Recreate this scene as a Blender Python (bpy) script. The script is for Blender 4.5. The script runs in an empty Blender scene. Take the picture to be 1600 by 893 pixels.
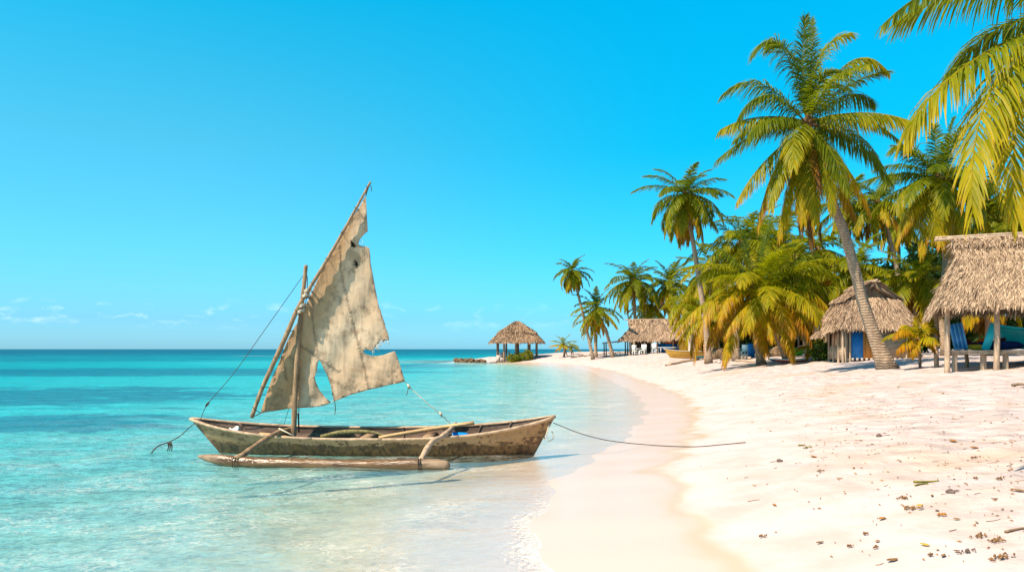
import bpy, math, random
import numpy as np
from mathutils.geometry import delaunay_2d_cdt
from mathutils import Vector

rng = np.random.default_rng(7)
random.seed(7)
sc = bpy.context.scene
COL = sc.collection
F, CZ, HV = 1250.0, 1.75, 545.0           # focal length in photo pixels, eye height, horizon row


def P(u, v, d):
    return np.array([(u - 800) / F * d, d, CZ - (v - HV) / F * d])


# ------------------------------------------------------------------ mesh helpers
def mk(name, V, faces, mat=None, parent=None, org=(0, 0, 0), attrs=None, smooth=False, mats=None, midx=None):
    """One mesh object. faces: list of int arrays (n,k)."""
    V = np.asarray(V, dtype=np.float64) - np.asarray(org)
    me = bpy.data.meshes.new(name)
    if not isinstance(faces, (list, tuple)):
        faces = [faces]
    faces = [np.asarray(f, dtype=np.int32) for f in faces if len(f)]
    loops = np.concatenate([f.ravel() for f in faces])
    tot = np.concatenate([np.full(len(f), f.shape[1], dtype=np.int32) for f in faces])
    start = np.concatenate([[0], np.cumsum(tot)[:-1]]).astype(np.int32)
    me.vertices.add(len(V)); me.vertices.foreach_set('co', V.astype(np.float32).ravel())
    me.loops.add(len(loops)); me.loops.foreach_set('vertex_index', loops)
    me.polygons.add(len(tot)); me.polygons.foreach_set('loop_start', start)
    if smooth:
        me.polygons.foreach_set('use_smooth', np.ones(len(tot), dtype=bool))
    if midx is not None:
        me.polygons.foreach_set('material_index', np.asarray(midx, dtype=np.int32))
    me.update(calc_edges=True)
    me.validate()
    for k, a in (attrs or {}).items():
        at = me.attributes.new(k, 'FLOAT', 'POINT')
        at.data.foreach_set('value', np.asarray(a, dtype=np.float32))
    for m in (mats or ([mat] if mat else [])):
        me.materials.append(m)
    o = bpy.data.objects.new(name, me)
    COL.objects.link(o)
    if parent is not None:
        o.parent = parent
    else:
        o.location = tuple(org)
    return o


class MB:
    """collects vertices / faces (world coordinates)"""
    def __init__(s):
        s.V = []; s.F = {}; s.n = 0; s.A = {}
    def add(s, V, faces, **attrs):
        V = np.asarray(V, float)
        if not isinstance(faces, (list, tuple)):
            faces = [faces]
        for f in faces:
            f = np.asarray(f, int)
            if len(f):
                s.F.setdefault(f.shape[1], []).append(f + s.n)
        for k, a in attrs.items():
            s.A.setdefault(k, []).append(np.broadcast_to(np.asarray(a, float), (len(V),)).copy())
        s.V.append(V); s.n += len(V)
        return s
    def box(s, c, size, R=None, **at):
        h = np.asarray(size, float) / 2
        q = np.array([[x, y, z] for x in (-1, 1) for y in (-1, 1) for z in (-1, 1)], float) * h
        if R is not None:
            q = q @ np.asarray(R).T
        s.add(q + np.asarray(c), np.array([[0, 1, 3, 2], [4, 6, 7, 5], [0, 4, 5, 1], [2, 3, 7, 6], [0, 2, 6, 4], [1, 5, 7, 3]]), **at)
        return s
    def tube(s, pts, rad, seg=8, **at):
        V, f = tube(pts, rad, seg); s.add(V, f, **at); return s
    def build(s, name, mat, parent=None, org=(0, 0, 0), smooth=False):
        return mk(name, np.concatenate(s.V), [np.concatenate(s.F[k]) for k in s.F], mat, parent, org,
                  {k: np.concatenate(a) for k, a in s.A.items()}, smooth)


def tube(pts, rad, seg=8):
    pts = np.asarray(pts, float); n = len(pts)
    rad = np.broadcast_to(np.asarray(rad, float), (n,))
    T = np.gradient(pts, axis=0); T /= np.linalg.norm(T, axis=1)[:, None] + 1e-12
    ref = np.array([0, 0, 1.0]) if abs(T[:, 2]).mean() < .8 else np.array([0, 1.0, 0])
    B = np.cross(T, ref); B /= np.linalg.norm(B, axis=1)[:, None] + 1e-12
    N = np.cross(B, T)
    a = np.arange(seg) / seg * 2 * np.pi
    V = pts[:, None] + rad[:, None, None] * (np.cos(a)[None, :, None] * B[:, None] + np.sin(a)[None, :, None] * N[:, None])
    V = V.reshape(-1, 3)
    i = np.arange(n - 1)[:, None] * seg; j = np.arange(seg)[None]; k = (j + 1) % seg
    q = np.stack([i + j, i + k, i + seg + k, i + seg + j], -1).reshape(-1, 4)
    V = np.concatenate([V, pts[:1], pts[-1:]])
    j = np.arange(seg); k = (j + 1) % seg
    t = np.concatenate([np.stack([k, j, np.full(seg, n * seg)], -1), np.stack([(n - 1) * seg + j, (n - 1) * seg + k, np.full(seg, n * seg + 1)], -1)])
    return V, [q, t]


def spline(pts, n):
    """Catmull-Rom through the points"""
    pts = np.asarray(pts, float)
    p = np.concatenate([[2 * pts[0] - pts[1]], pts, [2 * pts[-1] - pts[-2]]])
    m = len(pts) - 1
    t = np.linspace(0, m, n); i = np.minimum(t.astype(int), m - 1); t = (t - i)[:, None]
    a, b, c, d = p[i], p[i + 1], p[i + 2], p[i + 3]
    return .5 * (2 * b + (c - a) * t + (2 * a - 5 * b + 4 * c - d) * t ** 2 + (3 * b - a - 3 * c + d) * t ** 3)


def rotz(a):
    c, s = math.cos(a), math.sin(a)
    return np.array([[c, -s, 0], [s, c, 0], [0, 0, 1.0]])


def tag(o, label=None, cat=None, group=None, kind=None):
    if label: o['label'] = label
    if cat: o['category'] = cat
    if group: o['group'] = group
    if kind: o['kind'] = kind
    return o


def thing(name, loc, label, cat, group=None):
    o = bpy.data.objects.new(name, None); COL.objects.link(o)
    o.location = tuple(loc); o.empty_display_size = .2
    return tag(o, label, cat, group)


# ------------------------------------------------------------------ node helpers
class NT:
    def __init__(s, tree):
        s.t = tree; s.t.nodes.clear()
    def n(s, typ, ins=None, **props):
        nd = s.t.nodes.new('ShaderNode' + typ)
        for k, v in props.items():
            setattr(nd, k, v)
        for k, v in (ins or {}).items():
            sk = nd.inputs[k]
            if isinstance(v, bpy.types.NodeSocket):
                s.t.links.new(v, sk)
            elif isinstance(v, bpy.types.Node):
                s.t.links.new(v.outputs[0], sk)
            else:
                if sk.type == 'RGBA' and len(v) == 3:
                    v = (*v, 1)
                sk.default_value = v
        return nd
    def attr(s, name):
        return s.n('Attribute', attribute_name=name).outputs['Fac']
    def math(s, op, a, b=0.0, clamp=False):
        return s.n('Math', {0: a, 1: b}, operation=op, use_clamp=clamp).outputs[0]
    def ss(s, x, a, b, lo=0.0, hi=1.0):
        return s.n('MapRange', {0: x, 1: a, 2: b, 3: lo, 4: hi}, interpolation_type='SMOOTHSTEP').outputs[0]
    def ramp(s, fac, stops, interp='LINEAR'):
        r = s.n('ValToRGB', {0: fac}); e = r.color_ramp; e.interpolation = interp
        while len(e.elements) < len(stops): e.elements.new(.5)
        for el, (p, c) in zip(e.elements, stops):
            el.position = p; el.color = (*c, 1) if len(c) == 3 else c
        return r.outputs[0]
    def mix(s, fac, a, b, bt='MIX'):
        m = s.n('Mix', data_type='RGBA', blend_type=bt)
        for k, v in ((0, fac), (6, a), (7, b)):
            if isinstance(v, bpy.types.NodeSocket): s.t.links.new(v, m.inputs[k])
            elif k == 0: m.inputs[0].default_value = v
            else: m.inputs[k].default_value = (*v, 1) if len(v) == 3 else v
        return m.outputs[2]
    def noise(s, vec, scale, detail=3.0, rough=.55, dist=0.0):
        return s.n('TexNoise', {'Vector': vec, 'Scale': scale, 'Detail': detail, 'Roughness': rough, 'Distortion': dist}).outputs[0]
    def pos(s):
        return s.n('NewGeometry').outputs['Position']
    def obj(s):
        return s.n('TexCoord').outputs['Object']
    def mapv(s, vec, scale=(1, 1, 1), rot=(0, 0, 0), loc=(0, 0, 0)):
        return s.n('Mapping', {'Vector': vec, 'Scale': scale, 'Rotation': rot, 'Location': loc}).outputs[0]
    def bump(s, h, strength=.5, dist=.02):
        return s.n('Bump', {'Height': h, 'Strength': strength, 'Distance': dist}).outputs[0]
    def out(s, sh):
        o = s.n('OutputMaterial'); s.t.links.new(sh if isinstance(sh, bpy.types.NodeSocket) else sh.outputs[0], o.inputs[0])


def newmat(name):
    m = bpy.data.materials.new(name); m.use_nodes = True
    return m, NT(m.node_tree)


def simple(name, col, rough=.7, var=.25, scale=8.0, bump=.2, spec=.3, stretch=(1, 1, 1), dark=None):
    """plain painted / wooden surface with uneven tone and grain"""
    m, t = newmat(name)
    v = t.mapv(t.obj(), stretch)
    n1 = t.noise(v, scale, 5, .6)
    n2 = t.noise(v, scale * 6, 3)
    c = np.array(col)
    a = t.mix(t.ss(n1, .3, .7), tuple(c * (1 - var)), tuple(np.minimum(c * (1 + var), .95)))
    if dark is not None:
        a = t.mix(t.ss(n2, .56, .68), a, dark)
    b = t.n('BsdfPrincipled', {'Base Color': a, 'Roughness': rough, 'Specular IOR Level': spec,
                               'Normal': t.bump(n2, bump, .01)})
    t.out(b)
    return m


# ------------------------------------------------------------------ shoreline and terrain
def px_shore(u, v):
    d = CZ * F / (v - HV); return ((u - 800) / F * d, d)


near_shore = [(-500, -3000), (-14, -60), (-1.2, -8), (.05, 2), (.22, 5)] + [px_shore(*q) for q in (
    (850, 893), (846, 840), (846, 800), (862, 760), (905, 728), (955, 700), (990, 672), (1012, 645), (1003, 624), (985, 609), (966, 600),
    (948, 591), (925, 581), (893, 573.2), (850, 569), (800, 566.6), (770, 565.6))]
tip = [(-5.5, 106), (-8.5, 110), (-8, 114), (-3, 119), (4, 124), (14, 131), (24, 140), (40, 160), (90, 260), (300, 800), (2500, 6000), (9000, 30000)]
shore = np.array(near_shore + tip)
land = np.array(list(near_shore) + tip + [(60000, 30000), (60000, -3000)])


def inside(x, y):
    r = np.zeros(x.shape, bool)
    for i in range(len(land)):
        x0, y0 = land[i]; x1, y1 = land[(i + 1) % len(land)]
        c = ((y0 > y) != (y1 > y))
        xi = (x1 - x0) * (y - y0) / ((y1 - y0) if y1 != y0 else 1e-9) + x0
        r ^= c & (x < xi)
    return r


def sdf(x, y):
    x = np.asarray(x, float); y = np.asarray(y, float)
    best = np.full(x.shape, 1e18)
    for (x0, y0), (x1, y1) in zip(shore[:-1], shore[1:]):
        dx, dy = x1 - x0, y1 - y0
        t = np.clip(((x - x0) * dx + (y - y0) * dy) / (dx * dx + dy * dy), 0, 1)
        best = np.minimum(best, (x - x0 - t * dx) ** 2 + (y - y0 - t * dy) ** 2)
    s = np.sqrt(best)
    s = np.where(inside(x, y), s, -s)
    # small scallops of the water's edge
    w = .09 * np.sin(1.9 * y + .7 * np.sin(.6 * y)) + .05 * np.sin(4.7 * y + 1.3 + x)
    return s + w * np.exp(-(s / 2.5) ** 2)


SX = [-400, -60, -25, -12, -6, -3, -1, 0, 1.5, 3, 6, 9, 11, 14, 20, 60, 60000]
SZ = [-9, -3.2, -1.8, -1.1, -.62, -.32, -.10, 0, .14, .38, .78, 1.10, 1.30, 1.40, 1.44, 1.5, 1.6]


def lumps(x, y, s):
    a = (.5 * np.sin(2.1 * x + 1.3 * np.sin(1.7 * y)) + .5 * np.sin(2.9 * y + 1.1 * np.sin(2.3 * x + .5)) + .4 * np.sin(5.3 * x - 3.1 * y)
         + .4 * np.sin(4.1 * x + 6.2 * y + 1.7 * np.sin(3 * x)) + .3 * np.sin(9.3 * x + 2.2 * np.sin(7 * y)) + .3 * np.sin(11 * y - 4 * x))
    return .020 * a * np.clip((s - 2.2) / 2.5, 0, 1)


def ground(x, y, s=None):
    x = np.asarray(x, float); y = np.asarray(y, float)
    if s is None: s = sdf(x, y)
    return np.interp(s, SX, SZ) + lumps(x, y, s)


def gz(x, y):
    return float(ground(np.array([x]), np.array([y]))[0])


def at(u, v, d0=2.0, d1=260.0):
    """where the ray through a photo pixel meets the ground"""
    d = np.exp(np.linspace(math.log(d0), math.log(d1), 4000))
    h = CZ - (v - HV) / F * d - np.maximum(ground((u - 800) / F * d, d), 0)
    k = int(np.argmax(h <= 0)) if (h <= 0).any() else len(d) - 1
    return np.array([(u - 800) / F * d[k], d[k], max(gz((u - 800) / F * d[k], d[k]), 0)])


def base(u, d):
    x = (u - 800) / F * d
    return np.array([x, d, gz(x, d)])


def fan():
    ang = np.radians(np.concatenate([np.linspace(-180, -46, 40)[:-1], np.linspace(-46, 46, 620), np.linspace(46, 180, 40)[1:-1]]))
    r = np.concatenate([[.25], np.exp(np.linspace(math.log(.5), math.log(40), 400)), np.exp(np.linspace(math.log(40), math.log(26000), 260))[1:]])
    A, R = np.meshgrid(ang, r)
    X, Y = R * np.sin(A), R * np.cos(A)
    na, nr = len(ang), len(r)
    i = (np.arange(nr - 1) * na)[:, None]; j = np.arange(na)[None]; k = (j + 1) % na
    q = np.stack([i + j, i + na + j, i + na + k, i + k], -1).reshape(-1, 4)
    c = nr * na
    tri = np.stack([np.arange(na), (np.arange(na) + 1) % na, np.full(na, c)], -1)
    return np.append(X.ravel(), 0), np.append(Y.ravel(), 0), q, tri


FX, FY, FQ, FT = fan()
FS = sdf(FX, FY)
FZ = ground(FX, FY, FS)


def blob(x, y, cx, cy, rx, ry):
    return np.exp(-(((x - cx) / rx) ** 2 + ((y - cy) / ry) ** 2) ** 1.6)


# ------------------------------------------------------------------ materials: sand, water
def sand_mat():
    m, t = newmat('beach_sand')
    p = t.pos(); s = t.attr('s')
    n_big = t.noise(p, .35, 4)
    n_mid = t.noise(p, 1.7, 5, .6)
    n_fin = t.noise(p, 9, 5, .65)
    n_gr = t.noise(p, 160, 2)
    # scalloped line left by the last waves
    edge = t.math('ADD', s, t.math('MULTIPLY', t.math('SUBTRACT', t.noise(t.mapv(p, (1, .8, 1)), 1.0, 2.0, .45), .5), 1.5))
    wet = t.ss(edge, 1.64, 1.28)
    fresh = t.math('MULTIPLY', t.ss(edge, 1.0, 1.36), wet)         # tan damp rim
    dry_c = t.mix(t.ss(n_mid, .35, .7), (.505, .415, .40), (.435, .345, .31))
    dry_c = t.mix(t.math('MULTIPLY', t.ss(n_big, .5, .72), t.ss(s, 2.5, 5)), dry_c, (.46, .33, .25))
    litter = t.math('MULTIPLY', t.ss(t.noise(t.mapv(p, (1, .55, 1)), 5.5, 6, .7), .60, .72), t.math('MULTIPLY', t.ss(n_big, .42, .62), t.ss(s, 1.9, 3.2)))
    dry_c = t.mix(t.math('MULTIPLY', litter, .38), dry_c, (.34, .20, .11))
    wet_c = t.mix(fresh, (.57, .415, .335), (.52, .37, .25))
    col = t.mix(wet, dry_c, wet_c)
    h = t.math('ADD', t.math('MULTIPLY', n_mid, .8), t.math('ADD', t.math('MULTIPLY', n_fin, .35), t.math('MULTIPLY', n_gr, .03)))
    vor = t.n('TexVoronoi', {'Vector': t.mapv(p, (1, .8, 1)), 'Scale': 2.6, 'Smoothness': .6}, feature='SMOOTH_F1').outputs[0]
    h = t.math('ADD', h, t.math('MULTIPLY', vor, .95))
    amt = t.math('ADD', .02, t.math('MULTIPLY', t.ss(edge, 1.6, 5.0), .95))
    bn = t.n('Bump', {'Height': h, 'Strength': amt, 'Distance': .15}).outputs[0]
    b = t.n('BsdfPrincipled', {'Base Color': col, 'Roughness': t.math('SUBTRACT', .9, t.math('MULTIPLY', wet, .62)),
                               'Specular IOR Level': t.math('ADD', .12, t.math('MULTIPLY', wet, .24)), 'Normal': bn})
    t.out(b)
    return m


def sea_mat():
    m, t = newmat('sea_water')
    p = t.pos(); d = t.attr('depth'); s = t.attr('s'); gr = t.attr('grass')
    # ripples
    w1 = t.noise(t.mapv(p, (.7, 1.25, 1), (0, 0, .35)), 2.4, 4, .55, 1.2)
    w2 = t.noise(t.mapv(p, (1, 1.5, 1), (0, 0, -.4)), 9.0, 4, .55, 1.2)
    w3 = t.noise(t.mapv(p, (.5, 1.3, 1), (0, 0, .15)), .45, 4, .6, .8)
    h = t.math('ADD', t.math('MULTIPLY', w1, .5), t.math('ADD', t.math('MULTIPLY', w2, .16), t.math('MULTIPLY', w3, 1.6)))
    calm = t.ss(d, 0.02, .5, .25, 1)
    bn = t.n('Bump', {'Height': h, 'Strength': t.math('MULTIPLY', calm, .8), 'Distance': .18}).outputs[0]
    dn = t.math('ADD', d, t.math('MULTIPLY', t.math('SUBTRACT', w3, .5), t.math('MULTIPLY', d, .55)))
    lg = t.math('DIVIDE', t.math('LOGARITHM', t.math('ADD', t.math('MULTIPLY', dn, 8.0), 1.0), 10.0), 2.0)   # 0..1 for 0..12 m
    body = t.ramp(lg, [(0, (.60, .50, .37)), (.15, (.52, .53, .41)), (.27, (.38, .64, .57)), (.40, (.18, .58, .55)), (.52, (.03, .44, .46)), (.64, (.0, .26, .31)), (.76, (.0, .13, .20)), (.92, (.0, .055, .125))])
    # streaks of lighter and darker water
    st = t.noise(t.mapv(p, (.06, .14, 1), (0, 0, .1)), 1.0, 4, .6, .4)
    body = t.mix(t.math('MULTIPLY', t.ss(st, .5, .75), t.ss(d, 1.0, 2.2, 0, .55)), body, (.02, .40, .42))
    g = t.ss(t.math('ADD', gr, t.math('MULTIPLY', t.math('SUBTRACT', t.noise(t.mapv(p, (.15, .38, 1), (0, 0, .08)), 1.0, 6, .70, .9), .5), 3.0)), .30, .75)
    g = t.math('MULTIPLY', g, t.ss(gr, .02, .25, 0, .82))
    body = t.mix(t.math('MULTIPLY', g, .9), body, (.0, .075, .145))
    rip0 = t.math('ADD', t.math('MULTIPLY', w1, .5), t.math('MULTIPLY', w2, .5))
    body = t.mix(t.math('MULTIPLY', t.ss(rip0, .40, .60), .5), body, t.mix(.38, body, (.0, .22, .27)))  # light and dark of the ripples painted into the body colour
    rip = t.math('ADD', t.math('MULTIPLY', w1, .45), t.math('MULTIPLY', w2, .55))
    opac = t.ramp(lg, [(0, (.02,) * 3), (.15, (.07,) * 3), (.27, (.13,) * 3), (.40, (.38,) * 3), (.52, (.76,) * 3), (.64, (1,) * 3)])
    opac = t.math('ADD', opac, t.math('MULTIPLY', t.math('SUBTRACT', t.ss(rip, .36, .64), .5), t.ss(d, .02, .5, .10, .62)), clamp=True)
    tint = t.ramp(lg, [(0, (1, 1, .99)), (.15, (.93, .99, .97)), (.27, (.78, .99, .97)), (.40, (.60, .97, .96)), (.5, (.45, .93, .93)), (.9, (.2, .8, .85))])
    dif = t.n('BsdfDiffuse', {'Color': body, 'Normal': bn})
    tr = t.n('BsdfTransparent', {'Color': tint})
    base_ = t.n('MixShader', {0: opac, 1: tr, 2: dif})
    fr = t.n('Fresnel', {'IOR': 1.33, 'Normal': bn}).outputs[0]
    gl = t.n('BsdfGlossy', {'Color': (1, 1, 1), 'Roughness': .07, 'Normal': bn})
    surf = t.n('MixShader', {0: t.math('MULTIPLY', fr, t.ss(d, .8, 3.0, .30, .11), clamp=True), 1: base_, 2: gl})
    # foamy edge; over the shallows, caustic light lines painted in pale colour
    fn = t.noise(t.mapv(p, (1, .8, 1)), 21, 6, .72, 1.0)
    fb = t.noise(p, 1.1, 3)
    strip = t.math('MULTIPLY', t.ss(t.math('ADD', s, t.math('MULTIPLY', fb, .3)), -.38, .16), t.attr('surf'))
    foam_and_caustics = t.math('MULTIPLY', t.ss(t.math('ADD', fn, t.math('MULTIPLY', strip, .34)), .62, .98), t.ss(strip, .02, .3), clamp=True)
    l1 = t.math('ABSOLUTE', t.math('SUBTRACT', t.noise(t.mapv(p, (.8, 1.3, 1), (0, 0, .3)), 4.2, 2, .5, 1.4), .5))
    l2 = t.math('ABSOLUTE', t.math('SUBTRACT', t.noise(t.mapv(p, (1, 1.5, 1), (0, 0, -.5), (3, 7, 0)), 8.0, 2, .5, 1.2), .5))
    painted_caustics = t.math('MULTIPLY', t.math('ADD', t.ss(l1, .05, .0), t.math('MULTIPLY', t.ss(l2, .05, .0), .7)), t.math('MULTIPLY', t.math('MULTIPLY', t.ss(d, 1.4, .25), t.ss(d, .01, .12)), t.ss(t.noise(p, .8, 4), .42, .62)))
    foam_and_caustics = t.math('MAXIMUM', foam_and_caustics, t.math('MULTIPLY', painted_caustics, .30, clamp=True))
    foam_and_caustics = t.math('MAXIMUM', foam_and_caustics, t.math('MULTIPLY', t.attr('crest'), t.ss(t.noise(t.mapv(p, (.12, .5, 1)), 1, 4), .42, .6)))
    fw = t.n('BsdfDiffuse', {'Color': (.66, .60, .54)})
    t.out(t.n('MixShader', {0: foam_and_caustics, 1: surf, 2: fw}))
    return m


M = {}
M['sand'] = sand_mat()
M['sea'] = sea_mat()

sand = mk('sand_ground', np.stack([FX, FY, FZ], -1), [FQ, FT], M['sand'], attrs={'s': FS}, smooth=True)
tag(sand, kind='structure')

wz = .012 * np.sin(2.2 * FX + 1.1 * FY) + .010 * np.sin(1.4 * FX - 2.7 * FY + .6) + .008 * np.sin(3.9 * FX + 3.1 * FY)
wz *= np.clip(-FS / 3, 0, 1) * np.exp(-np.hypot(FX, FY) / 60)
qk = FQ[(FS[FQ] < .25).any(1)]
tk = FT[(FS[FT] < .25).any(1)]
used = np.unique(np.concatenate([qk.ravel(), tk.ravel()])); remap = np.full(len(FX), -1); remap[used] = np.arange(len(used))
ux, uy, us = FX[used], FY[used], FS[used]
udepth = np.maximum(-np.interp(us, SX, SZ), 0)
grass = (blob(ux, uy, -24, 30, 17, 9) + .8 * blob(ux, uy, -11, 19, 5, 2.6) + blob(ux, uy, -30, 62, 26, 12) + .9 * blob(ux, uy, -8.5, 86, 6.5, 15) + .35 * blob(ux, uy, -2.0, 46, 2.5, 5)
         + .55 * blob(ux, uy, -60, 130, 60, 22) + .5 * np.clip((np.hypot(ux, uy) - 190) / 120, 0, 1))
crest = blob(ux, uy, -64, 201, 6, 2.2) + .6 * blob(ux, uy, -72, 203, 7, 1.4)
surf = .35 + .65 * np.exp(-((uy - 6.5) / 3.2) ** 2)
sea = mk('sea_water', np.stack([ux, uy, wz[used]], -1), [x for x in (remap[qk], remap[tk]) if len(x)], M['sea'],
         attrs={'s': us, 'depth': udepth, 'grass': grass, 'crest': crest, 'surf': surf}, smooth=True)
tag(sea, kind='structure')


# ------------------------------------------------------------------ materials: plants, wood, thatch
def leaf_mat(name, stops, trans=.4):
    m, t = newmat(name)
    a = t.attr('age'); r = t.attr('rnd')
    f = t.math('ADD', a, t.math('MULTIPLY', t.math('SUBTRACT', r, .5), .22), clamp=True)
    c = t.ramp(f, stops)
    c = t.mix(t.ss(t.noise(t.obj(), 3.0, 3), .35, .7, 0, .35), c, tuple(np.array(stops[1][1]) * .7))
    d = t.n('BsdfPrincipled', {'Base Color': c, 'Roughness': .5, 'Specular IOR Level': .22})
    tc = t.mix(.5, c, (.34, .36, .0), 'ADD')
    tl = t.n('BsdfTranslucent', {'Color': t.mix(.8, c, tc)})
    t.out(t.n('MixShader', {0: trans, 1: d, 2: tl}))
    return m


FROND = [(0, (.032, .070, .003)), (.16, (.090, .130, .003)), (.36, (.23, .23, .003)), (.60, (.46, .33, .004)), (.80, (.46, .18, .006)), (1.0, (.14, .06, .022))]
M['frond'] = leaf_mat('palm_frond', FROND, .50)
M['bush'] = leaf_mat('bush_leaf', [(0, (.010, .032, .006)), (.35, (.028, .07, .009)), (.7, (.10, .15, .012)), (1, (.36, .30, .02))], .3)


def trunk_mat():
    m, t = newmat('palm_bark')
    p = t.obj()
    rings = t.n('TexWave', {'Vector': p, 'Scale': 3.4, 'Distortion': 4.5, 'Detail': 3.0, 'Detail Scale': 1.5}, wave_type='BANDS', bands_direction='Z').outputs[1]
    n = t.noise(t.mapv(p, (1, 1, .5)), 6, 5, .65)
    n2 = t.noise(p, 22, 4, .6)
    c = t.mix(t.ss(n, .3, .7), (.25, .17, .115), (.40, .29, .20))
    c = t.mix(t.ss(t.math('ADD', rings, t.math('MULTIPLY', t.math('SUBTRACT', n2, .5), .5)), .2, .0, 0, .42), c, (.13, .09, .06))
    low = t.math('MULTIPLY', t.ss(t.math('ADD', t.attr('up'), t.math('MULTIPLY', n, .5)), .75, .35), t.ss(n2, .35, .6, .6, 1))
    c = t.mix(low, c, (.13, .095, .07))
    b = t.n('BsdfPrincipled', {'Base Color': c, 'Roughness': .85, 'Specular IOR Level': .2,
                               'Normal': t.bump(t.math('ADD', rings, t.math('MULTIPLY', n2, .8)), .7, .03)})
    t.out(b); return m


M['bark'] = trunk_mat()
M['fibre'] = simple('palm_fibre', (.13, .075, .035), .9, .5, 12, .6, .1)
M['nut'] = simple('coconut_husk', (.22, .19, .03), .5, .4, 5, .2, .4)


def thatch_mat(name, c0, c1, c2):
    m, t = newmat(name)
    r = t.attr('rnd'); n = t.noise(t.obj(), .8, 4, .6)
    f = t.math('ADD', r, t.math('MULTIPLY', t.math('SUBTRACT', n, .5), .7), clamp=True)
    c = t.ramp(f, [(0, c0), (.2, tuple(np.array(c0) * .5 + np.array(c1) * .5)), (.5, c1), (1, c2)])
    d = t.n('BsdfPrincipled', {'Base Color': c, 'Roughness': .8, 'Specular IOR Level': .2})
    tl = t.n('BsdfTranslucent', {'Color': c})
    t.out(t.n('MixShader', {0: .12, 1: d, 2: tl})); return m


M['thatch_pale'] = thatch_mat('pale_thatch', (.09, .05, .028), (.40, .275, .18), (.62, .455, .31))
M['thatch_grey'] = thatch_mat('grey_thatch', (.09, .052, .032), (.36, .24, .16), (.56, .40, .27))
M['thatch_brown'] = thatch_mat('brown_thatch', (.10, .06, .04), (.30, .19, .12), (.47, .32, .20))
M['wood_pale'] = simple('weathered_wood', (.40, .285, .195), .8, .3, 4, .4, .2, (3, 3, .6), (.20, .13, .09))
M['wood_brown'] = simple('brown_wood', (.25, .16, .10), .8, .35, 4, .4, .2, (3, 3, .6), (.10, .065, .04))
M['wood_dark'] = simple('dark_wood', (.09, .06, .045), .85, .3, 4, .3, .2)
M['wood_orange'] = simple('orange_planks', (.50, .20, .045), .7, .3, 3, .3, .2, (4, 4, .4), (.25, .09, .02))
M['wood_yellow'] = simple('yellow_planks', (.60, .33, .03), .7, .25, 3, .3, .2, (4, 4, .4), (.38, .18, .02))
M['reed'] = simple('woven_reed_panel', (.36, .25, .165), .85, .25, 3, .5, .15, (1, 1, 5), (.22, .14, .085))
M['blue'] = simple('blue_paint', (.012, .15, .42), .5, .2, 3, .1, .3)
M['blue_pale'] = simple('pale_blue_paint', (.10, .32, .55), .5, .3, 3, .1, .3)
M['teal'] = simple('teal_paint', (.0, .30, .30), .4, .2, 3, .1, .4)
M['turq'] = simple('turquoise_paint', (.02, .44, .50), .45, .2, 3, .1, .3)
M['white'] = simple('white_paint', (.74, .73, .70), .5, .1, 5, .1, .3)
M['yellow'] = simple('yellow_paint', (.62, .33, .02), .5, .25, 3, .15, .3, dark=(.42, .20, .02))
M['red'] = simple('red_cloth', (.5, .02, .012), .8, .2, 5, .2, .1)
M['redrim'] = simple('faded_red_paint', (.48, .12, .08), .6, .2, 5, .1, .2)
M['orange'] = simple('orange_cloth', (.62, .10, .012), .8, .2, 5, .2, .1)
M['maroon'] = simple('maroon_cloth', (.085, .018, .022), .9, .3, 5, .3, .1)
M['navy'] = simple('navy_cloth', (.015, .025, .09), .8, .3, 5, .3, .1)
M['green'] = simple('green_paint', (.08, .30, .02), .6, .25, 4, .1, .2)
M['concrete'] = simple('pale_stone', (.42, .36, .31), .9, .2, 5, .5, .1)
M['rock'] = simple('jetty_rock', (.15, .095, .055), .9, .6, 3.2, .9, .15, (1, 1, 1), (.05, .032, .022))
M['rope_dark'] = simple('dark_rope', (.07, .055, .045), .9, .3, 30, .3, .1)
M['rope_pale'] = simple('pale_rope', (.50, .43, .33), .9, .2, 30, .3, .1)
M['black'] = simple('dark_cloth', (.02, .018, .02), .8, .3, 6, .2, .1)
M['tin'] = simple('grey_sheet_roof', (.20, .23, .27), .6, .25, 3, .2, .3)


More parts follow.
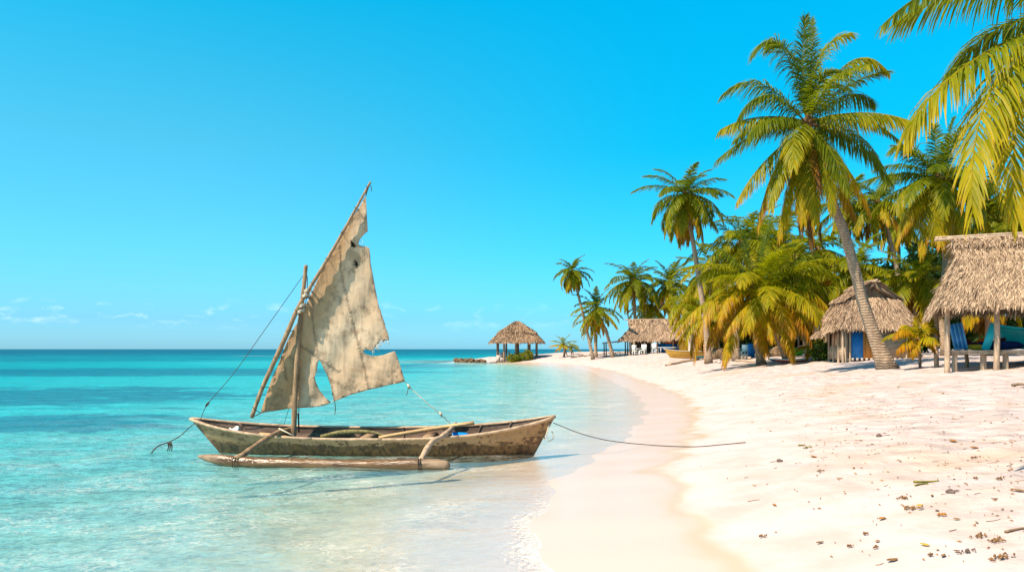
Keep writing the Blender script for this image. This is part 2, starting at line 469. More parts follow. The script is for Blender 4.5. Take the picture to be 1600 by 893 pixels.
# ------------------------------------------------------------------ palms
def frond_mesh(curve, Lf, age, nleaf, width, hang=.5, vee=.35, seed=0, tipage=.25, head=None):
    """feather frond on a 3-D curve; returns MB"""
    r = np.random.default_rng(seed)
    C = np.asarray(curve, float); n = len(C)
    mb = MB()
    L = np.linalg.norm(np.diff(C, axis=0), axis=1).sum()
    rad = np.interp(np.linspace(0, 1, n), [0, .12, 1], [.030, .017, .003]) * max(L / 4, .5) * 1.15
    V, f = tube(C, rad, 4)
    mb.add(V, f, age=min(age + .28, .62) if age < .85 else age, rnd=.5)
    h = C[-1] - C[0] if head is None else np.asarray(head, float)
    h = np.array([h[0], h[1], 0.0]); h /= np.linalg.norm(h) + 1e-9
    B0 = np.cross(h, [0, 0, 1.0])
    t = np.linspace(.10, .985, nleaf)
    t = np.concatenate([t, t]); side = np.repeat([1.0, -1.0], nleaf)
    t = np.clip(t + r.normal(0, .35 / nleaf, len(t)), .08, .99)
    x = t * (n - 1); i = np.minimum(x.astype(int), n - 2); w = (x - i)[:, None]
    p0 = C[i] * (1 - w) + C[i + 1] * w
    T = np.gradient(C, axis=0); T /= np.linalg.norm(T, axis=1)[:, None] + 1e-12
    T = T[i] * (1 - w) + T[i + 1] * w; T /= np.linalg.norm(T, axis=1)[:, None] + 1e-12
    B = B0[None] - (T @ B0)[:, None] * T; B /= np.linalg.norm(B, axis=1)[:, None] + 1e-9
    N = np.cross(B, T)
    ll = Lf * np.interp(t, [.08, .2, .42, .7, 1], [.45, .82, 1.0, .86, .42]) * r.uniform(.82, 1.12, len(t))
    a = np.radians(np.interp(t, [0, .5, 1], [68, 52, 20])) + r.normal(0, .07, len(t))
    be = vee + r.normal(0, .16, len(t))
    ca, sa = np.cos(a)[:, None], np.sin(a)[:, None]
    D = T * ca + (side[:, None] * B * np.cos(be)[:, None] + N * np.sin(be)[:, None]) * sa
    G = np.array([0, 0, -1.0])
    g = hang * r.uniform(.7, 1.3, len(t))[:, None]
    D1 = D + G * g * .45; D1 /= np.linalg.norm(D1, axis=1)[:, None]
    D2 = D + G * g * 1.3; D2 /= np.linalg.norm(D2, axis=1)[:, None]
    D3 = D + G * g * 2.3; D3 /= np.linalg.norm(D3, axis=1)[:, None]
    p1 = p0 + D1 * ll[:, None] * .36
    p2 = p1 + D2 * ll[:, None] * .36
    p3 = p2 + D3 * ll[:, None] * .28
    W = T - (T * D1).sum(1)[:, None] * D1; W /= np.linalg.norm(W, axis=1)[:, None] + 1e-9
    W = W + .35 * N * r.normal(0, 1, len(t))[:, None]; W /= np.linalg.norm(W, axis=1)[:, None]
    W *= width * .5 * r.uniform(.8, 1.15, len(t))[:, None]
    q = np.stack([p0 - W * .7, p0 + W * .7, p1 - W, p1 + W, p2 - W * .75, p2 + W * .75, p3 - W * .08, p3 + W * .08], 1)
    m = len(t); V = q.reshape(-1, 3)
    k = np.arange(m)[:, None] * 8
    fq = np.concatenate([k + np.array([[0, 1, 3, 2]]), k + np.array([[2, 3, 5, 4]]), k + np.array([[4, 5, 7, 6]])])
    la = age + tipage * np.clip(t - .35, 0, 1)
    ag = la[:, None] + np.array([0, 0, .02, .02, .08, .08, .22, .22])[None] * (tipage / .25 if age < .85 else .2)
    rn = np.repeat(r.uniform(0, 1, m), 8)
    mb.add(V, fq, age=np.clip(ag.ravel(), 0, 1), rnd=rn)
    return mb


def arc(c, az, e0, L, droop, n=12, twist=0):
    s = np.linspace(0, 1, n)
    el = e0 - droop * s ** 1.25
    azs = az + twist * s
    st = L / (n - 1)
    d = np.stack([np.cos(el) * np.cos(azs), np.cos(el) * np.sin(azs), np.sin(el)], -1) * st
    return np.asarray(c) + np.concatenate([[[0, 0, 0]], np.cumsum(d[:-1], 0)])


def palm(label, trunk, L, nf=24, r0=.16, r1=.10, seed=1, nleaf=40, width=.045, lf=.75, spec=(), bottom=-55, top=82, dead=2, nuts=0,
         age0=.05, age1=.5, group='coconut palms on the beach', name='palm_tree', seg=10, flare=1.5, droop=(.75, 1.45), cat='palm tree', ring=True, hang=.6):
    trunk = np.asarray(trunk, float)
    r = np.random.default_rng(seed)
    org = trunk[0]
    root = thing(name, org, label, cat, group)
    pts = spline(trunk, 26)
    if trunk.shape[0] and np.linalg.norm(trunk[-1] - trunk[0]) > .25:
        q = np.linspace(0, 1, 26)
        rad = r0 + (r1 - r0) * q + r0 * (flare - 1) * np.exp(-q * 14)
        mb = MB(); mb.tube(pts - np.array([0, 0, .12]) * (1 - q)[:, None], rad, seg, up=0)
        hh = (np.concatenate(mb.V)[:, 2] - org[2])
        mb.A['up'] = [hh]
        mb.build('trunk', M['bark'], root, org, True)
    c = pts[-1]
    # heart of the crown
    droop = (droop[0] * r.uniform(.75, 1.25), droop[1] * r.uniform(.85, 1.15)); hang *= r.uniform(.7, 1.25); top += r.uniform(-8, 4)
    mb = MB()
    hp = [c - [0, 0, L * .09], c - [0, 0, L * .02], c + [0, 0, L * .06], c + [0, 0, L * .13]]
    mb.tube(hp, [r1 * 1.0, r1 * 1.5, r1 * 1.2, r1 * .3], 8)
    for k in range(14):
        az = k * 2.4; e = math.radians(r.uniform(-10, 70))
        d = np.array([math.cos(e) * math.cos(az), math.cos(e) * math.sin(az), math.sin(e)])
        mb.tube([c - [0, 0, L * .03], c + d * L * .06, c + d * L * .11], [r1 * .6, r1 * .45, r1 * .15], 5)
    crown = mb.build('crown', M['fibre'], root, org)
    for k, (tip_, via, dy, age, hg) in enumerate(spec):
        cd = c[1]
        p1 = P(via[0], via[1], cd + dy * .45); p2 = P(tip_[0], tip_[1], cd + dy)
        s = np.linspace(0, 1, 15)[:, None]
        ctl = 2 * p1 - .5 * (c + p2)
        C = c * (1 - s) ** 2 + 2 * ctl * s * (1 - s) + p2 * s * s
        frond_mesh(C, lf * r.uniform(.9, 1.1) * (.62 if age < .1 and dy < 1.2 else 1), age * (.82 if age < .4 else .97), nleaf, width, hg, .25 if age < .3 else -.1, int(r.integers(1e6)), .10 + .22 * (age > .2)).build('frond', M['frond'], crown, org)
    for k in range(nf):
        q = (k + .5) / nf
        e0 = math.radians(top + (bottom - top) * q ** .72) + r.normal(0, .12)
        az = k * 2.39996 + r.normal(0, .2)
        dr = droop[0] + (droop[1] - droop[0]) * min(1, q * 1.6) * r.uniform(.75, 1.2)
        if q > .7: dr *= .55
        age = age0 + (age1 - age0) * max(0, q - .25) / .75 * r.uniform(.5, 1.35)
        Lk = L * r.uniform(.88, 1.1) * (.8 + .2 * min(1, q * 4))
        C = arc(c + np.array([0, 0, .04 * L]), az, e0, Lk, dr, 13, r.normal(0, .25))
        frond_mesh(C, lf * r.uniform(.88, 1.1) * (.66 + .34 * min(1, q * 3.5)), age, nleaf, width, hang * (.4 + 1.1 * q), .30 - .8 * q, int(r.integers(1e6)), .10 + .25 * q,
                   (math.cos(az), math.sin(az), 0)).build('frond', M['frond'], crown, org)
    for k in range(dead):
        az = r.uniform(0, 6.28)
        C = arc(c - [0, 0, .03 * L], az, math.radians(r.uniform(-66, -50)), L * r.uniform(.6, .85), .5, 10)
        o = frond_mesh(C, lf * .7, .9, max(16, nleaf // 2), width, 2.6, -.4, int(r.integers(1e6)), .1, (math.cos(az), math.sin(az), 0)).build('dead_frond', M['frond'], crown, org)
        o['label'] = 'brown dried frond hanging down'
    for k in range(nuts):
        az = k * 2.4 + 1; d = c + np.array([math.cos(az) * r1 * 2.2, math.sin(az) * r1 * 2.2, -L * .05 - .06 * (k % 3)])
        s = np.linspace(0, 1, 7)
        z = np.linspace(-.12, .12, 7); rr = .095 * np.sqrt(np.clip(1 - (z / .125) ** 2, .02, 1))
        MB().tube(np.stack([np.full(7, d[0]), np.full(7, d[1]), d[2] + z], -1), rr, 8).build('coconut', M['nut'], root, org, True)
    return root


def trunk_px(pts, d, ground_first=True):
    """trunk from photo points at one distance; the first point is set on the ground"""
    q = np.array([P(u, v, d) for u, v in pts])
    if ground_first:
        q[0, 2] = gz(q[0, 0], q[0, 1])
    return q


# the tall leaning palm
hero_spec = [((1259, 24), (1254, 105), .2, .05, .35), ((1268, 30), (1268, 110), .8, .08, .35), ((1174, 88), (1222, 75), -.3, .14, .6), ((1200, 75), (1236, 88), .9, .2, .5),
             ((1329, 52), (1280, 92), .1, .22, .6), ((1388, 112), (1326, 98), -.3, .34, 1.0), ((1129, 148), (1190, 132), .2, .12, .7), ((1152, 190), (1198, 150), -.6, .10, .9),
             ((1118, 252), (1190, 205), -.2, .18, 1.0), ((1152, 314), (1195, 252), -.5, .36, 1.2), ((1184, 352), (1212, 262), -.2, .5, 1.6), ((1216, 372), (1236, 284), -.6, .42, 1.5),
             ((1300, 330), (1285, 250), -1.5, .24, .8), ((1360, 330), (1318, 254), -.6, .52, 1.1), ((1396, 290), (1335, 222), .3, .10, 1.0), ((1412, 226), (1335, 180), .2, .08, 1.2),
             ((1240, 262), (1243, 205), -2.2, .3, .6), ((1337, 338), (1305, 270), .5, .58, 1.2), ((1255, 345), (1255, 265), -1.0, .4, 1.2), ((1310, 110), (1280, 130), -1.0, .1, .5), ((1275, 352), (1270, 262), -1.2, .36, 1.1), ((1325, 300), (1296, 232), -1.8, .2, .9), ((1205, 325), (1225, 250), -1.4, .26, 1.0), ((1170, 215), (1208, 185), -1.6, .16, 1.0), ((1365, 160), (1318, 150), .6, .14, .9), ((1380, 262), (1325, 205), 1.4, .14, 1.0), ((1270, 385), (1262, 285), -.9, .97, 2.4), ((1284, 372), (1272, 285), -.4, .95, 2.4), ((1252, 360), (1254, 275), -.6, .93, 2.2)]
palm('tall coconut palm with a curved leaning trunk in front of the blue-door hut',
     trunk_px([(1388, 567), (1371, 533), (1352, 480), (1336, 420), (1319, 360), (1304, 322), (1286, 262), (1262, 196)], 28), 3.5, nf=6, r0=.225, r1=.12, seed=3,
     nleaf=105, width=.036, lf=.92, spec=hero_spec, top=58, bottom=0, dead=5, nuts=6, flare=1.9, seg=14)

# the near palm whose crown hangs into the picture
nt = np.array([base(1760, 7.2), [0, 0, 0], [0, 0, 0]]); top_ = P(1700, 20, 7)
nt[1] = nt[0] * .5 + top_ * .5 + [-.15, 0, 0]; nt[2] = top_
near_spec = [((1378, 40), (1530, -35), -.5, .06, 1.0), ((1412, 218), (1520, 95), -.6, .29, .9), ((1520, 335), (1558, 125), -1.0, .36, .7), ((1592, 348), (1600, 150), -.7, .38, .7),
             ((1650, 360), (1655, 160), -1.0, .4, .8), ((1500, -120), (1600, -90), .3, .05, .6), ((1560, 240), (1590, 90), .9, .36, .8), ((1480, 120), (1570, 40), 1.2, .14, .9)]
palm('nearest coconut palm, only its yellowing fronds hanging into view over the open hut', nt, 2.0, nf=4, r0=.13, r1=.09, seed=5, nleaf=110, width=.0185, lf=.54, spec=near_spec,
     top=75, bottom=10, dead=0, nuts=3)

# big palm behind the open hut
palm('large dark green palm rising behind the open hut roof', trunk_px([(1478, 556), (1472, 470), (1478, 400), (1466, 284)], 40), 3.9, nf=30, r0=.2, r1=.14, seed=11, nleaf=80, width=.048, lf=1.05,
     spec=[((1390, 235), (1425, 232), -.5, .18, .8), ((1372, 300), (1410, 270), 0, .2, 1.0), ((1400, 385), (1425, 320), -1, .42, 1.2), ((1470, 385), (1470, 330), -2, .46, .8), ((1440, 400), (1448, 330), -1.5, .44, 1.0), ((1490, 185), (1480, 225), 0, .04, .4), ((1460, 195), (1462, 230), .5, .06, .4), ((1540, 330), (1510, 280), -1, .3, 1)],
     dead=2, nuts=5, age0=.04, age1=.5)
# the slim palm left of the tall one
palm('slim tall palm with round crown standing clear against the sky', trunk_px([(1108, 556), (1102, 500), (1092, 435), (1082, 372), (1070, 306)], 50), 3.15, nf=38, r0=.19, r1=.12, seed=21, nleaf=66, width=.05, lf=.85, dead=2, nuts=4, age1=.5, bottom=-62)
# the low spreading pair in the middle
palm('low spreading palm with orange drooping fronds above the beached canoes',
     trunk_px([(1190, 558), (1183, 520), (1176, 478), (1178, 448)], 41), 3.9, nf=18, r0=.22, r1=.15, seed=31, nleaf=84, width=.048, lf=1.0,
     spec=[((1062, 470), (1115, 420), -.5, .22, 1.2), ((1085, 562), (1115, 470), -1.6, .56, 1.0), ((1058, 520), (1105, 470), -1.0, .44, 1.1), ((1130, 570), (1150, 505), -1.8, .46, .8), ((1198, 552), (1186, 500), -2.4, .6, .8),
           ((1100, 380), (1140, 400), .3, .16, .7), ((1150, 340), (1165, 390), 0, .1, .5), ((1205, 345), (1192, 390), .2, .08, .5), ((1250, 380), (1215, 395), 0, .14, .7)], dead=1, age0=.28, age1=.68, bottom=-35)
palm('bushy yellow-green palm on a leaning trunk beside the white-rimmed board',
     trunk_px([(1232, 561), (1222, 540), (1208, 505), (1203, 462)], 40), 3.7, nf=20, r0=.2, r1=.14, seed=37, nleaf=84, width=.048, lf=1.0,
     spec=[((1318, 455), (1268, 415), -.8, .22, 1.1), ((1312, 512), (1262, 452), -1.5, .5, 1.0), ((1290, 410), (1250, 400), .2, .2, .8), ((1240, 560), (1222, 500), -2, .52, .9), ((1300, 480), (1260, 430), -.2, .3, 1.0), ((1160, 520), (1185, 470), -2.0, .42, 1.0)], dead=1, age0=.28, age1=.62, bottom=-35)
# palms towards the spit
palm('lone slender palm leaning over the sand spit', trunk_px([(927, 554), (917, 515), (906, 470), (894, 424)], 88), 2.55, nf=26, r0=.17, r1=.13, seed=41, nleaf=36, width=.09, lf=.68, dead=4, age1=.55, bottom=-70)
palm('short palm with a curved trunk between the sand spit and the lean-to', trunk_px([(958, 550), (948, 520), (932, 482)], 88), 3.3, nf=26, r0=.2, r1=.15, seed=43, nleaf=38, width=.09, lf=.8, dead=2, age1=.5)
palm('short straight palm close behind the lone slender palm', trunk_px([(931, 549), (930, 525), (926, 500)], 92), 2.6, nf=20, r0=.2, r1=.16, seed=44, nleaf=24, width=.085, lf=.55, dead=2, age1=.55)
palm('dense palm rising behind the lean-to shade roof', trunk_px([(990, 549), (992, 495), (989, 440)], 96), 4.5, nf=36, r0=.2, r1=.16, seed=47, nleaf=42, width=.10, lf=.95, dead=3, age1=.45)
palm('palm standing straight behind the ridge of the blue-counter hut', trunk_px([(1046, 548), (1047, 495), (1046, 442)], 96), 4.3, nf=34, r0=.22, r1=.18, seed=53, nleaf=42, width=.10, lf=.95, dead=2, age1=.5)
palm('small yellow-green palm alone beside the thatched pavilion', trunk_px([(881, 553), (882, 546), (881, 540)], 100), 1.9, nf=13, r0=.14, r1=.12, seed=59, nleaf=20, width=.09, lf=.5, dead=1, age0=.28, age1=.55, bottom=-10, group='small young palms')
palm('tiny dark palm seedling at the edge of the far spit', trunk_px([(893, 552), (893, 547), (893, 543)], 104), 1.3, nf=9, r0=.09, r1=.08, seed=61, nleaf=14, width=.08, lf=.4, dead=0, age0=.05, age1=.2, bottom=0, group='small young palms')
# young palms near the huts
palm('young yellow palm with few fronds in front of the gap between two huts', trunk_px([(1438, 565), (1437, 550), (1436, 532)], 26.5), 1.25, nf=3, r0=.045, r1=.05, seed=63, nleaf=30, width=.045, lf=.42,
     spec=[((1396, 527), (1414, 514), -.3, .62, .8), ((1467, 520), (1452, 511), -.2, .54, .8), ((1402, 550), (1416, 533), -.4, .62, .9), ((1432, 497), (1434, 514), 0, .48, .4), ((1446, 500), (1443, 515), .1, .47, .4), ((1460, 545), (1450, 530), -.3, .56, .9), ((1424, 556), (1428, 540), -.5, .62, .9), ((1410, 508), (1424, 512), .3, .4, .7)],
     dead=0, age0=.3, age1=.5, bottom=0, flare=1.2, group='small young palms')
palm('young palm with bright yellow leaves beside the porch of the blue-door hut', trunk_px([(1272, 553), (1272, 547), (1271, 542)], 40), 1.1, nf=9, r0=.06, r1=.05, seed=65, nleaf=16, width=.09, lf=.4, dead=0, age0=.36, age1=.6, bottom=-20, group='small young palms')
# the grove behind
for k, (lab, pts, d, L, nf, a0, a1) in enumerate([
        ('bushy palm crown just behind the low spreading pair', [(1150, 550), (1152, 470), (1158, 384)], 50, 3.7, 26, .08, .42),
        ('tall background palm between the tall leaning palm and the slim one', [(1232, 550), (1228, 470), (1222, 382)], 54, 3.6, 24, .1, .45),
        ('background palm with a thin bent trunk seen right behind the tall leaning palm', [(1412, 545), (1406, 450), (1392, 380), (1372, 318)], 58, 3.2, 22, .06, .5),
        ('background palm on a straight grey trunk behind the roof of the blue-door hut', [(1328, 548), (1326, 450), (1325, 345), (1322, 322)], 60, 3.1, 20, .05, .4),
        ('low palm fanning out above the roof of the blue-door hut', [(1352, 552), (1345, 480), (1338, 418)], 48, 3.0, 22, .08, .36),
        ('low pale green palm squeezed between the two nearer huts', [(1432, 556), (1430, 490), (1428, 436)], 44, 2.7, 20, .12, .46),
        ('palm with arching fronds right behind the low yellow-green pair', [(1290, 553), (1284, 470), (1278, 392)], 50, 3.2, 24, .1, .5),
        ('dark palm filling the gap behind the nearest hanging fronds', [(1560, 552), (1552, 430), (1545, 318)], 46, 3.7, 28, .02, .3),
        ('dark palm at the far edge of the grove behind the open hut', [(1620, 552), (1616, 430), (1610, 345)], 42, 3.6, 26, .02, .4),
        ('low palm with pale stem leaning over the yellow hut', [(1118, 556), (1112, 520), (1106, 492)], 58, 3.3, 20, .14, .55),
        ('background palm peeking out above the low spreading pair', [(1190, 548), (1190, 460), (1188, 366)], 62, 3.6, 24, .06, .36),
        ('palm half hidden behind the porch of the blue-door hut', [(1264, 553), (1256, 515), (1248, 470)], 46, 3.0, 20, .12, .5),
        ('low crowded palm filling the space between two taller palms behind the long hut', [(1018, 549), (1019, 515), (1018, 478)], 99, 3.9, 26, .08, .42),
        ('palm crown showing beside the bushy middle palms next to the slim trunk', [(1122, 550), (1118, 480), (1112, 425)], 62, 3.5, 26, .08, .42),
        ('yellowish palm behind the yellow hut roof with drooping fronds', [(1084, 550), (1082, 510), (1078, 468)], 72, 3.1, 24, .14, .5),
        ('palm behind the deck of the open hut', [(1545, 552), (1545, 500), (1540, 452)], 38, 2.4, 20, .16, .5),
        ('tall thin palm at the back of the grove', [(1408, 545), (1405, 430), (1404, 345)], 70, 3.4, 22, .05, .35)]):
    palm(lab, trunk_px(pts, d), L, nf=nf, r0=.19, r1=.13, seed=100 + k, nleaf=56, width=.065, lf=.95, dead=2, age0=a0 + .08, age1=a1 + .1)

# stump, with the orange husk
sp = at(1106, 568)
kk = sp[1] / F
mb = MB(); mb.tube(spline([sp + [0, 0, -.15], sp + [-.05, 0, 14 * kk], sp + [-.12, 0, 30 * kk]], 10), np.linspace(.24, .17, 10), 12)
st = mb.build('palm_stump', simple('stump_bark', (.34, .16, .07), .85, .4, 4, .8, .15, (1, 1, 2), (.12, .06, .03)), None, sp, True)
tag(st, 'short reddish brown palm stump standing in the sand by the canoes', 'stump')


# ------------------------------------------------------------------ undergrowth behind the grove (one mass)
def leaf_cloud(blobs, n_per, size, seed, amin=0, amax=.6):
    r = np.random.default_rng(seed)
    mb = MB()
    for (c, rad, n) in blobs:
        d = r.normal(0, 1, (n, 3)); d /= np.linalg.norm(d, axis=1)[:, None]
        rr = r.uniform(.35, 1, n) ** .5 * (1 + .25 * np.sin(5 * d[:, 0] + 3 * d[:, 2]) * np.cos(4 * d[:, 1]))
        p = np.asarray(c) + d * rr[:, None] * np.asarray(rad)
        ax = r.normal(0, 1, (n, 3)) + d * .4; ax[:, 2] *= .7; ax /= np.linalg.norm(ax, axis=1)[:, None]
        si = np.cross(ax, r.normal(0, 1, (n, 3))); si /= np.linalg.norm(si, axis=1)[:, None]
        s = size * r.uniform(.6, 1.5, n)[:, None]
        q = np.stack([p - ax * s, p + si * s * .35, p + ax * s, p - si * s * .35], 1).reshape(-1, 3)
        f = np.arange(n * 4).reshape(-1, 4)
        mb.add(q, f, age=np.repeat(r.uniform(amin, amax, n) ** 1.4, 4), rnd=np.repeat(r.uniform(0, 1, n), 4))
    return mb


bl = []
rr = np.random.default_rng(5)
for u in range(1150, 1700, 22):
    for row in range(3):
        d = rr.uniform(58, 72); b = base(u + rr.uniform(-12, 12), d)
        hgt = np.interp(u, [1150, 1190, 1250, 1330, 1420, 1500, 1700], [2.0, 4.0, 6.2, 5.4, 7.0, 9.5, 10]) * (row + .6) / 3
        bl.append((b + [0, 0, hgt], (1.7, 1.6, 1.5), 420))
u_ = leaf_cloud(bl, 0, .34, 9).build('undergrowth', M['bush'])
tag(u_, kind='stuff')
u_['label'] = 'dark green mass of leaves filling the back of the palm grove'


# bushes as things
def bush(label, b, rad, n, seed, amin, amax, size=.16, name='leafy_bush'):
    root = thing(name, b, label, 'bush', 'bushes by the huts')
    leaf_cloud([(b + [0, 0, rad[2] * .9], rad, n), (b + [rad[0] * .4, 0, rad[2] * .5], np.array(rad) * .6, n // 2)], 0, size, seed, amin, amax).build('foliage', M['bush'], root, b)
    mb = MB()
    for k in range(5):
        a = k * 1.3
        mb.tube([b + [0, 0, -.05], b + [math.cos(a) * rad[0] * .3, math.sin(a) * rad[1] * .3, rad[2] * .6], b + [math.cos(a) * rad[0] * .6, math.sin(a) * rad[1] * .6, rad[2] * 1.3]], [.03, .02, .008], 5)
    mb.build('stem', M['wood_brown'], root, b)
    return root


# ------------------------------------------------------------------ thatched huts
def strands(mb, quads, n, L, w, seed, fringe=0, lift=.05):
    """strips of palm leaf laid down the slopes"""
    r = np.random.default_rng(seed)
    quads = [np.asarray(q, float) for q in quads]                 # eave_left, eave_right, ridge_right, ridge_left
    area = np.array([np.linalg.norm(np.cross(q[1] - q[0], q[3] - q[0])) * .5 + np.linalg.norm(np.cross(q[1] - q[2], q[3] - q[2])) * .5 for q in quads])
    for q, a in zip(quads, area / area.sum()):
        m = max(int(n * a), 8)
        mf = int(m * fringe)
        u = r.uniform(0, 1, m + mf); v = np.concatenate([r.uniform(.0, 1, m), r.uniform(0, .10, mf)])
        eL = q[0] + (q[1] - q[0]) * u[:, None]; rL = q[3] + (q[2] - q[3]) * u[:, None]
        p = eL + (rL - eL) * v[:, None]
        dn = eL - rL; dn /= np.linalg.norm(dn, axis=1)[:, None] + 1e-9
        nrm = np.cross(q[1] - q[0], q[3] - q[0]); nrm /= np.linalg.norm(nrm) + 1e-9
        if nrm[2] < 0: nrm = -nrm
        sd = np.cross(nrm, dn)
        dn = dn + sd * r.normal(0, .22, len(u))[:, None]; dn /= np.linalg.norm(dn, axis=1)[:, None]
        sd = np.cross(nrm, dn); sd /= np.linalg.norm(sd, axis=1)[:, None]
        ln = L * r.uniform(.6, 1.35, len(u))
        low = np.concatenate([np.zeros(m), np.ones(mf)])
        ln = np.where(low > 0, ln * .75, ln)
        lf = lift * r.uniform(.2, 1.6, len(u))
        W = sd * (w * .5 * r.uniform(.6, 1.4, len(u)))[:, None] + nrm * (w * .3 * r.normal(0, 1, len(u)))[:, None]
        p0 = p + nrm * (.015 + .4 * lift * r.uniform(0, 1, len(u)))[:, None]
        p1 = p0 + dn * (ln * .5)[:, None] + nrm * (lf * .5)[:, None]
        out = np.clip(((p1 - eL) * (dn)).sum(1) / ln, 0, 1)          # how far past the eave
        p2 = p1 + dn * (ln * .5)[:, None] + nrm * (lf * .4)[:, None]
        p2[:, 2] -= ln * .18 * out
        V = np.stack([p0 - W, p0 + W, p1 - W, p1 + W, p2 - W * .35, p2 + W * .35], 1).reshape(-1, 3)
        k = np.arange(len(u))[:, None] * 6
        mb.add(V, np.concatenate([k + np.array([[0, 1, 3, 2]]), k + np.array([[2, 3, 5, 4]])]), rnd=np.repeat(r.uniform(0, 1, len(u)), 6))


def slab(mb, q, th, rnd=.25):
    q = np.asarray(q, float); nrm = np.cross(q[1] - q[0], q[3] - q[0]); nrm /= np.linalg.norm(nrm) + 1e-9
    if nrm[2] < 0: nrm = -nrm
    V = np.concatenate([q, q - nrm * th])
    mb.add(V, np.array([[0, 1, 2, 3], [7, 6, 5, 4], [0, 4, 5, 1], [1, 5, 6, 2], [2, 6, 7, 3], [3, 7, 4, 0]]), rnd=rnd)


def dutch_roof(root, org, yaw, x0, x1, y0, y1, ze, zr, inset, g, mat, n, L, w, seed, bulge=.0):
    """gablet roof: lower hips up to fraction g, then a steep open gable; local X runs along the ridge. Returns a function local -> world."""
    R = rotz(yaw)
    W = lambda p: np.asarray(org) + R @ np.asarray(p, float)
    ym = (y0 + y1) / 2; hy = (y1 - y0) / 2
    zg = ze + (zr - ze) * g; yg = hy * (1 - g) + bulge
    xa, xb = x0 + inset, x1 - inset
    eFL, eFR, eBL, eBR = (x0, y0, ze), (x1, y0, ze), (x0, y1, ze), (x1, y1, ze)
    gFL, gFR, gBL, gBR = (xa, ym - yg, zg), (xb, ym - yg, zg), (xa, ym + yg, zg), (xb, ym + yg, zg)
    oh = inset * .28
    rL, rR = (xa - oh, ym, zr), (xb + oh, ym, zr)
    hFL, hFR, hBL, hBR = (xa - oh * .7, ym - yg, zg), (xb + oh * .7, ym - yg, zg), (xa - oh * .7, ym + yg, zg), (xb + oh * .7, ym + yg, zg)
    Q = [[W(p) for p in q] for q in ((eFL, eFR, gFR, gFL), (hFL, hFR, rR, rL), (eBR, eBL, gBL, gBR), (hBR, hBL, rL, rR), (eBL, eFL, gFL, gBL), (eFR, eBR, gBR, gFR))]
    mb = MB()
    for q in Q: slab(mb, q, .12)
    strands(mb, Q, n, L, w, seed, .35)
    up = np.array([0, 0, .07])
    down = .34
    capq = []
    for sg in (-1, 1):
        a_, b_ = np.array((xa - oh, ym, zr)), np.array((xb + oh, ym, zr))
        dn_ = np.array((0, sg * yg, zg - zr)); dn_ = dn_ / np.linalg.norm(dn_) * down
        q_ = [a_ + dn_, b_ + dn_, b_, a_]
        capq.append([W(p) + up for p in (q_ if sg < 0 else [q_[1], q_[0], q_[3], q_[2]])])
    for q in capq: slab(mb, q, .05)
    strands(mb, capq, n // 9, L * .9, w, seed + 1, .5, .08)
    mb.build('roof', mat, root, org)
    # dark gable laths
    for (xx, sg) in ((xa, 1), (xb, -1)):
        gm = MB()
        for k in range(7):
            q = (k + .5) / 7; yy = yg * (1 - q) * .98
            gm.box(W((xx + sg * .06, ym, zg + (zr - zg) * q * .96)), (.03, max(yy * 2, .05), (zr - zg) / 7.6), R)
        gm.build('gable_panel', M['wood_brown'], root, org)
    rp = MB()
    for dy, dz in ((-.09, .05), (.09, .05), (0, .12)):
        rp.tube([W((xa - oh - .45, ym + dy, zr + dz)), W((0, ym + dy, zr + dz + .02)), W((xb + oh + .35, ym + dy, zr + dz))], .035, 6)
    rp.build('ridge_pole', M['wood_pale'], root, org)
    return W


def post(root, org, p, q, r=.06, mat='wood_pale', name='post', jitter=.03):
    p, q = np.asarray(p, float), np.asarray(q, float)
    mid = (p + q) / 2 + np.array([random.uniform(-jitter, jitter), random.uniform(-jitter, jitter), 0])
    return MB().tube(spline([p, mid, q], 8), np.linspace(r * 1.08, r * .92, 8), 8).build(name, M[mat], root, org, True)


# --- open hut with the deck (nearest)
o3 = base(1574, 23.2)
h3 = thing('open_thatched_hut', o3, 'nearest open-sided thatched hut on posts with a raised wooden deck', 'hut', 'thatched huts on the beach')
Y3 = math.radians(-24)
W3 = dutch_roof(h3, o3, Y3, -1.80, 6.2, -1.5, 3.3, 1.84, 3.84, .62, .74, M['thatch_pale'], 46000, .46, .021, 71, .10)
for lx, ly in ((-1.62, -1.05), (-.42, -1.12), (2.4, -1.1), (4.8, -1.1), (-1.62, 2.8), (1.0, 2.8), (3.6, 2.8)):
    p = W3((lx, ly, 0)); g_ = gz(p[0], p[1])
    post(h3, o3, (p[0], p[1], g_ - .2), W3((lx, ly, 1.95 + (.3 if ly > 0 else .12))), .075)
dk = MB()
R3 = rotz(Y3)
for k in range(12):
    dk.box(W3((2.05, -.80 + .255 * k, .475 + .002 * (k % 2))), (7.2, .235, .04), R3)
dk.box(W3((2.05, -.86, .415)), (7.2, .06, .07), R3)
dk.build('deck', M['wood_pale'], h3, o3)
for lx, ly, rr_ in ((-1.4, -.75, .075), (-.68, -.72, .085), (-.15, -.75, .08), (-.9, 1.6, .06), (.9, 1.2, .11), (1.8, -.7, .08), (3.2, -.7, .08)):
    p = W3((lx, ly, 0)); g_ = gz(p[0], p[1])
    post(h3, o3, (p[0], p[1], g_ - .15), W3((lx, ly, .44)), rr_, name='leg', mat='wood_pale' if ly < 0 else 'wood_brown')
bm_ = MB(); bm_.tube([W3((-1.7, -1.08, 1.93)), W3((2, -1.1, 1.95)), W3((6, -1.1, 1.93))], .05, 6)
bm_.build('beam', M['wood_brown'], h3, o3)

zd = .50   # top of the deck above o3
def on_deck(lx, ly, lz=0.0): return W3((lx, ly, zd + lz))


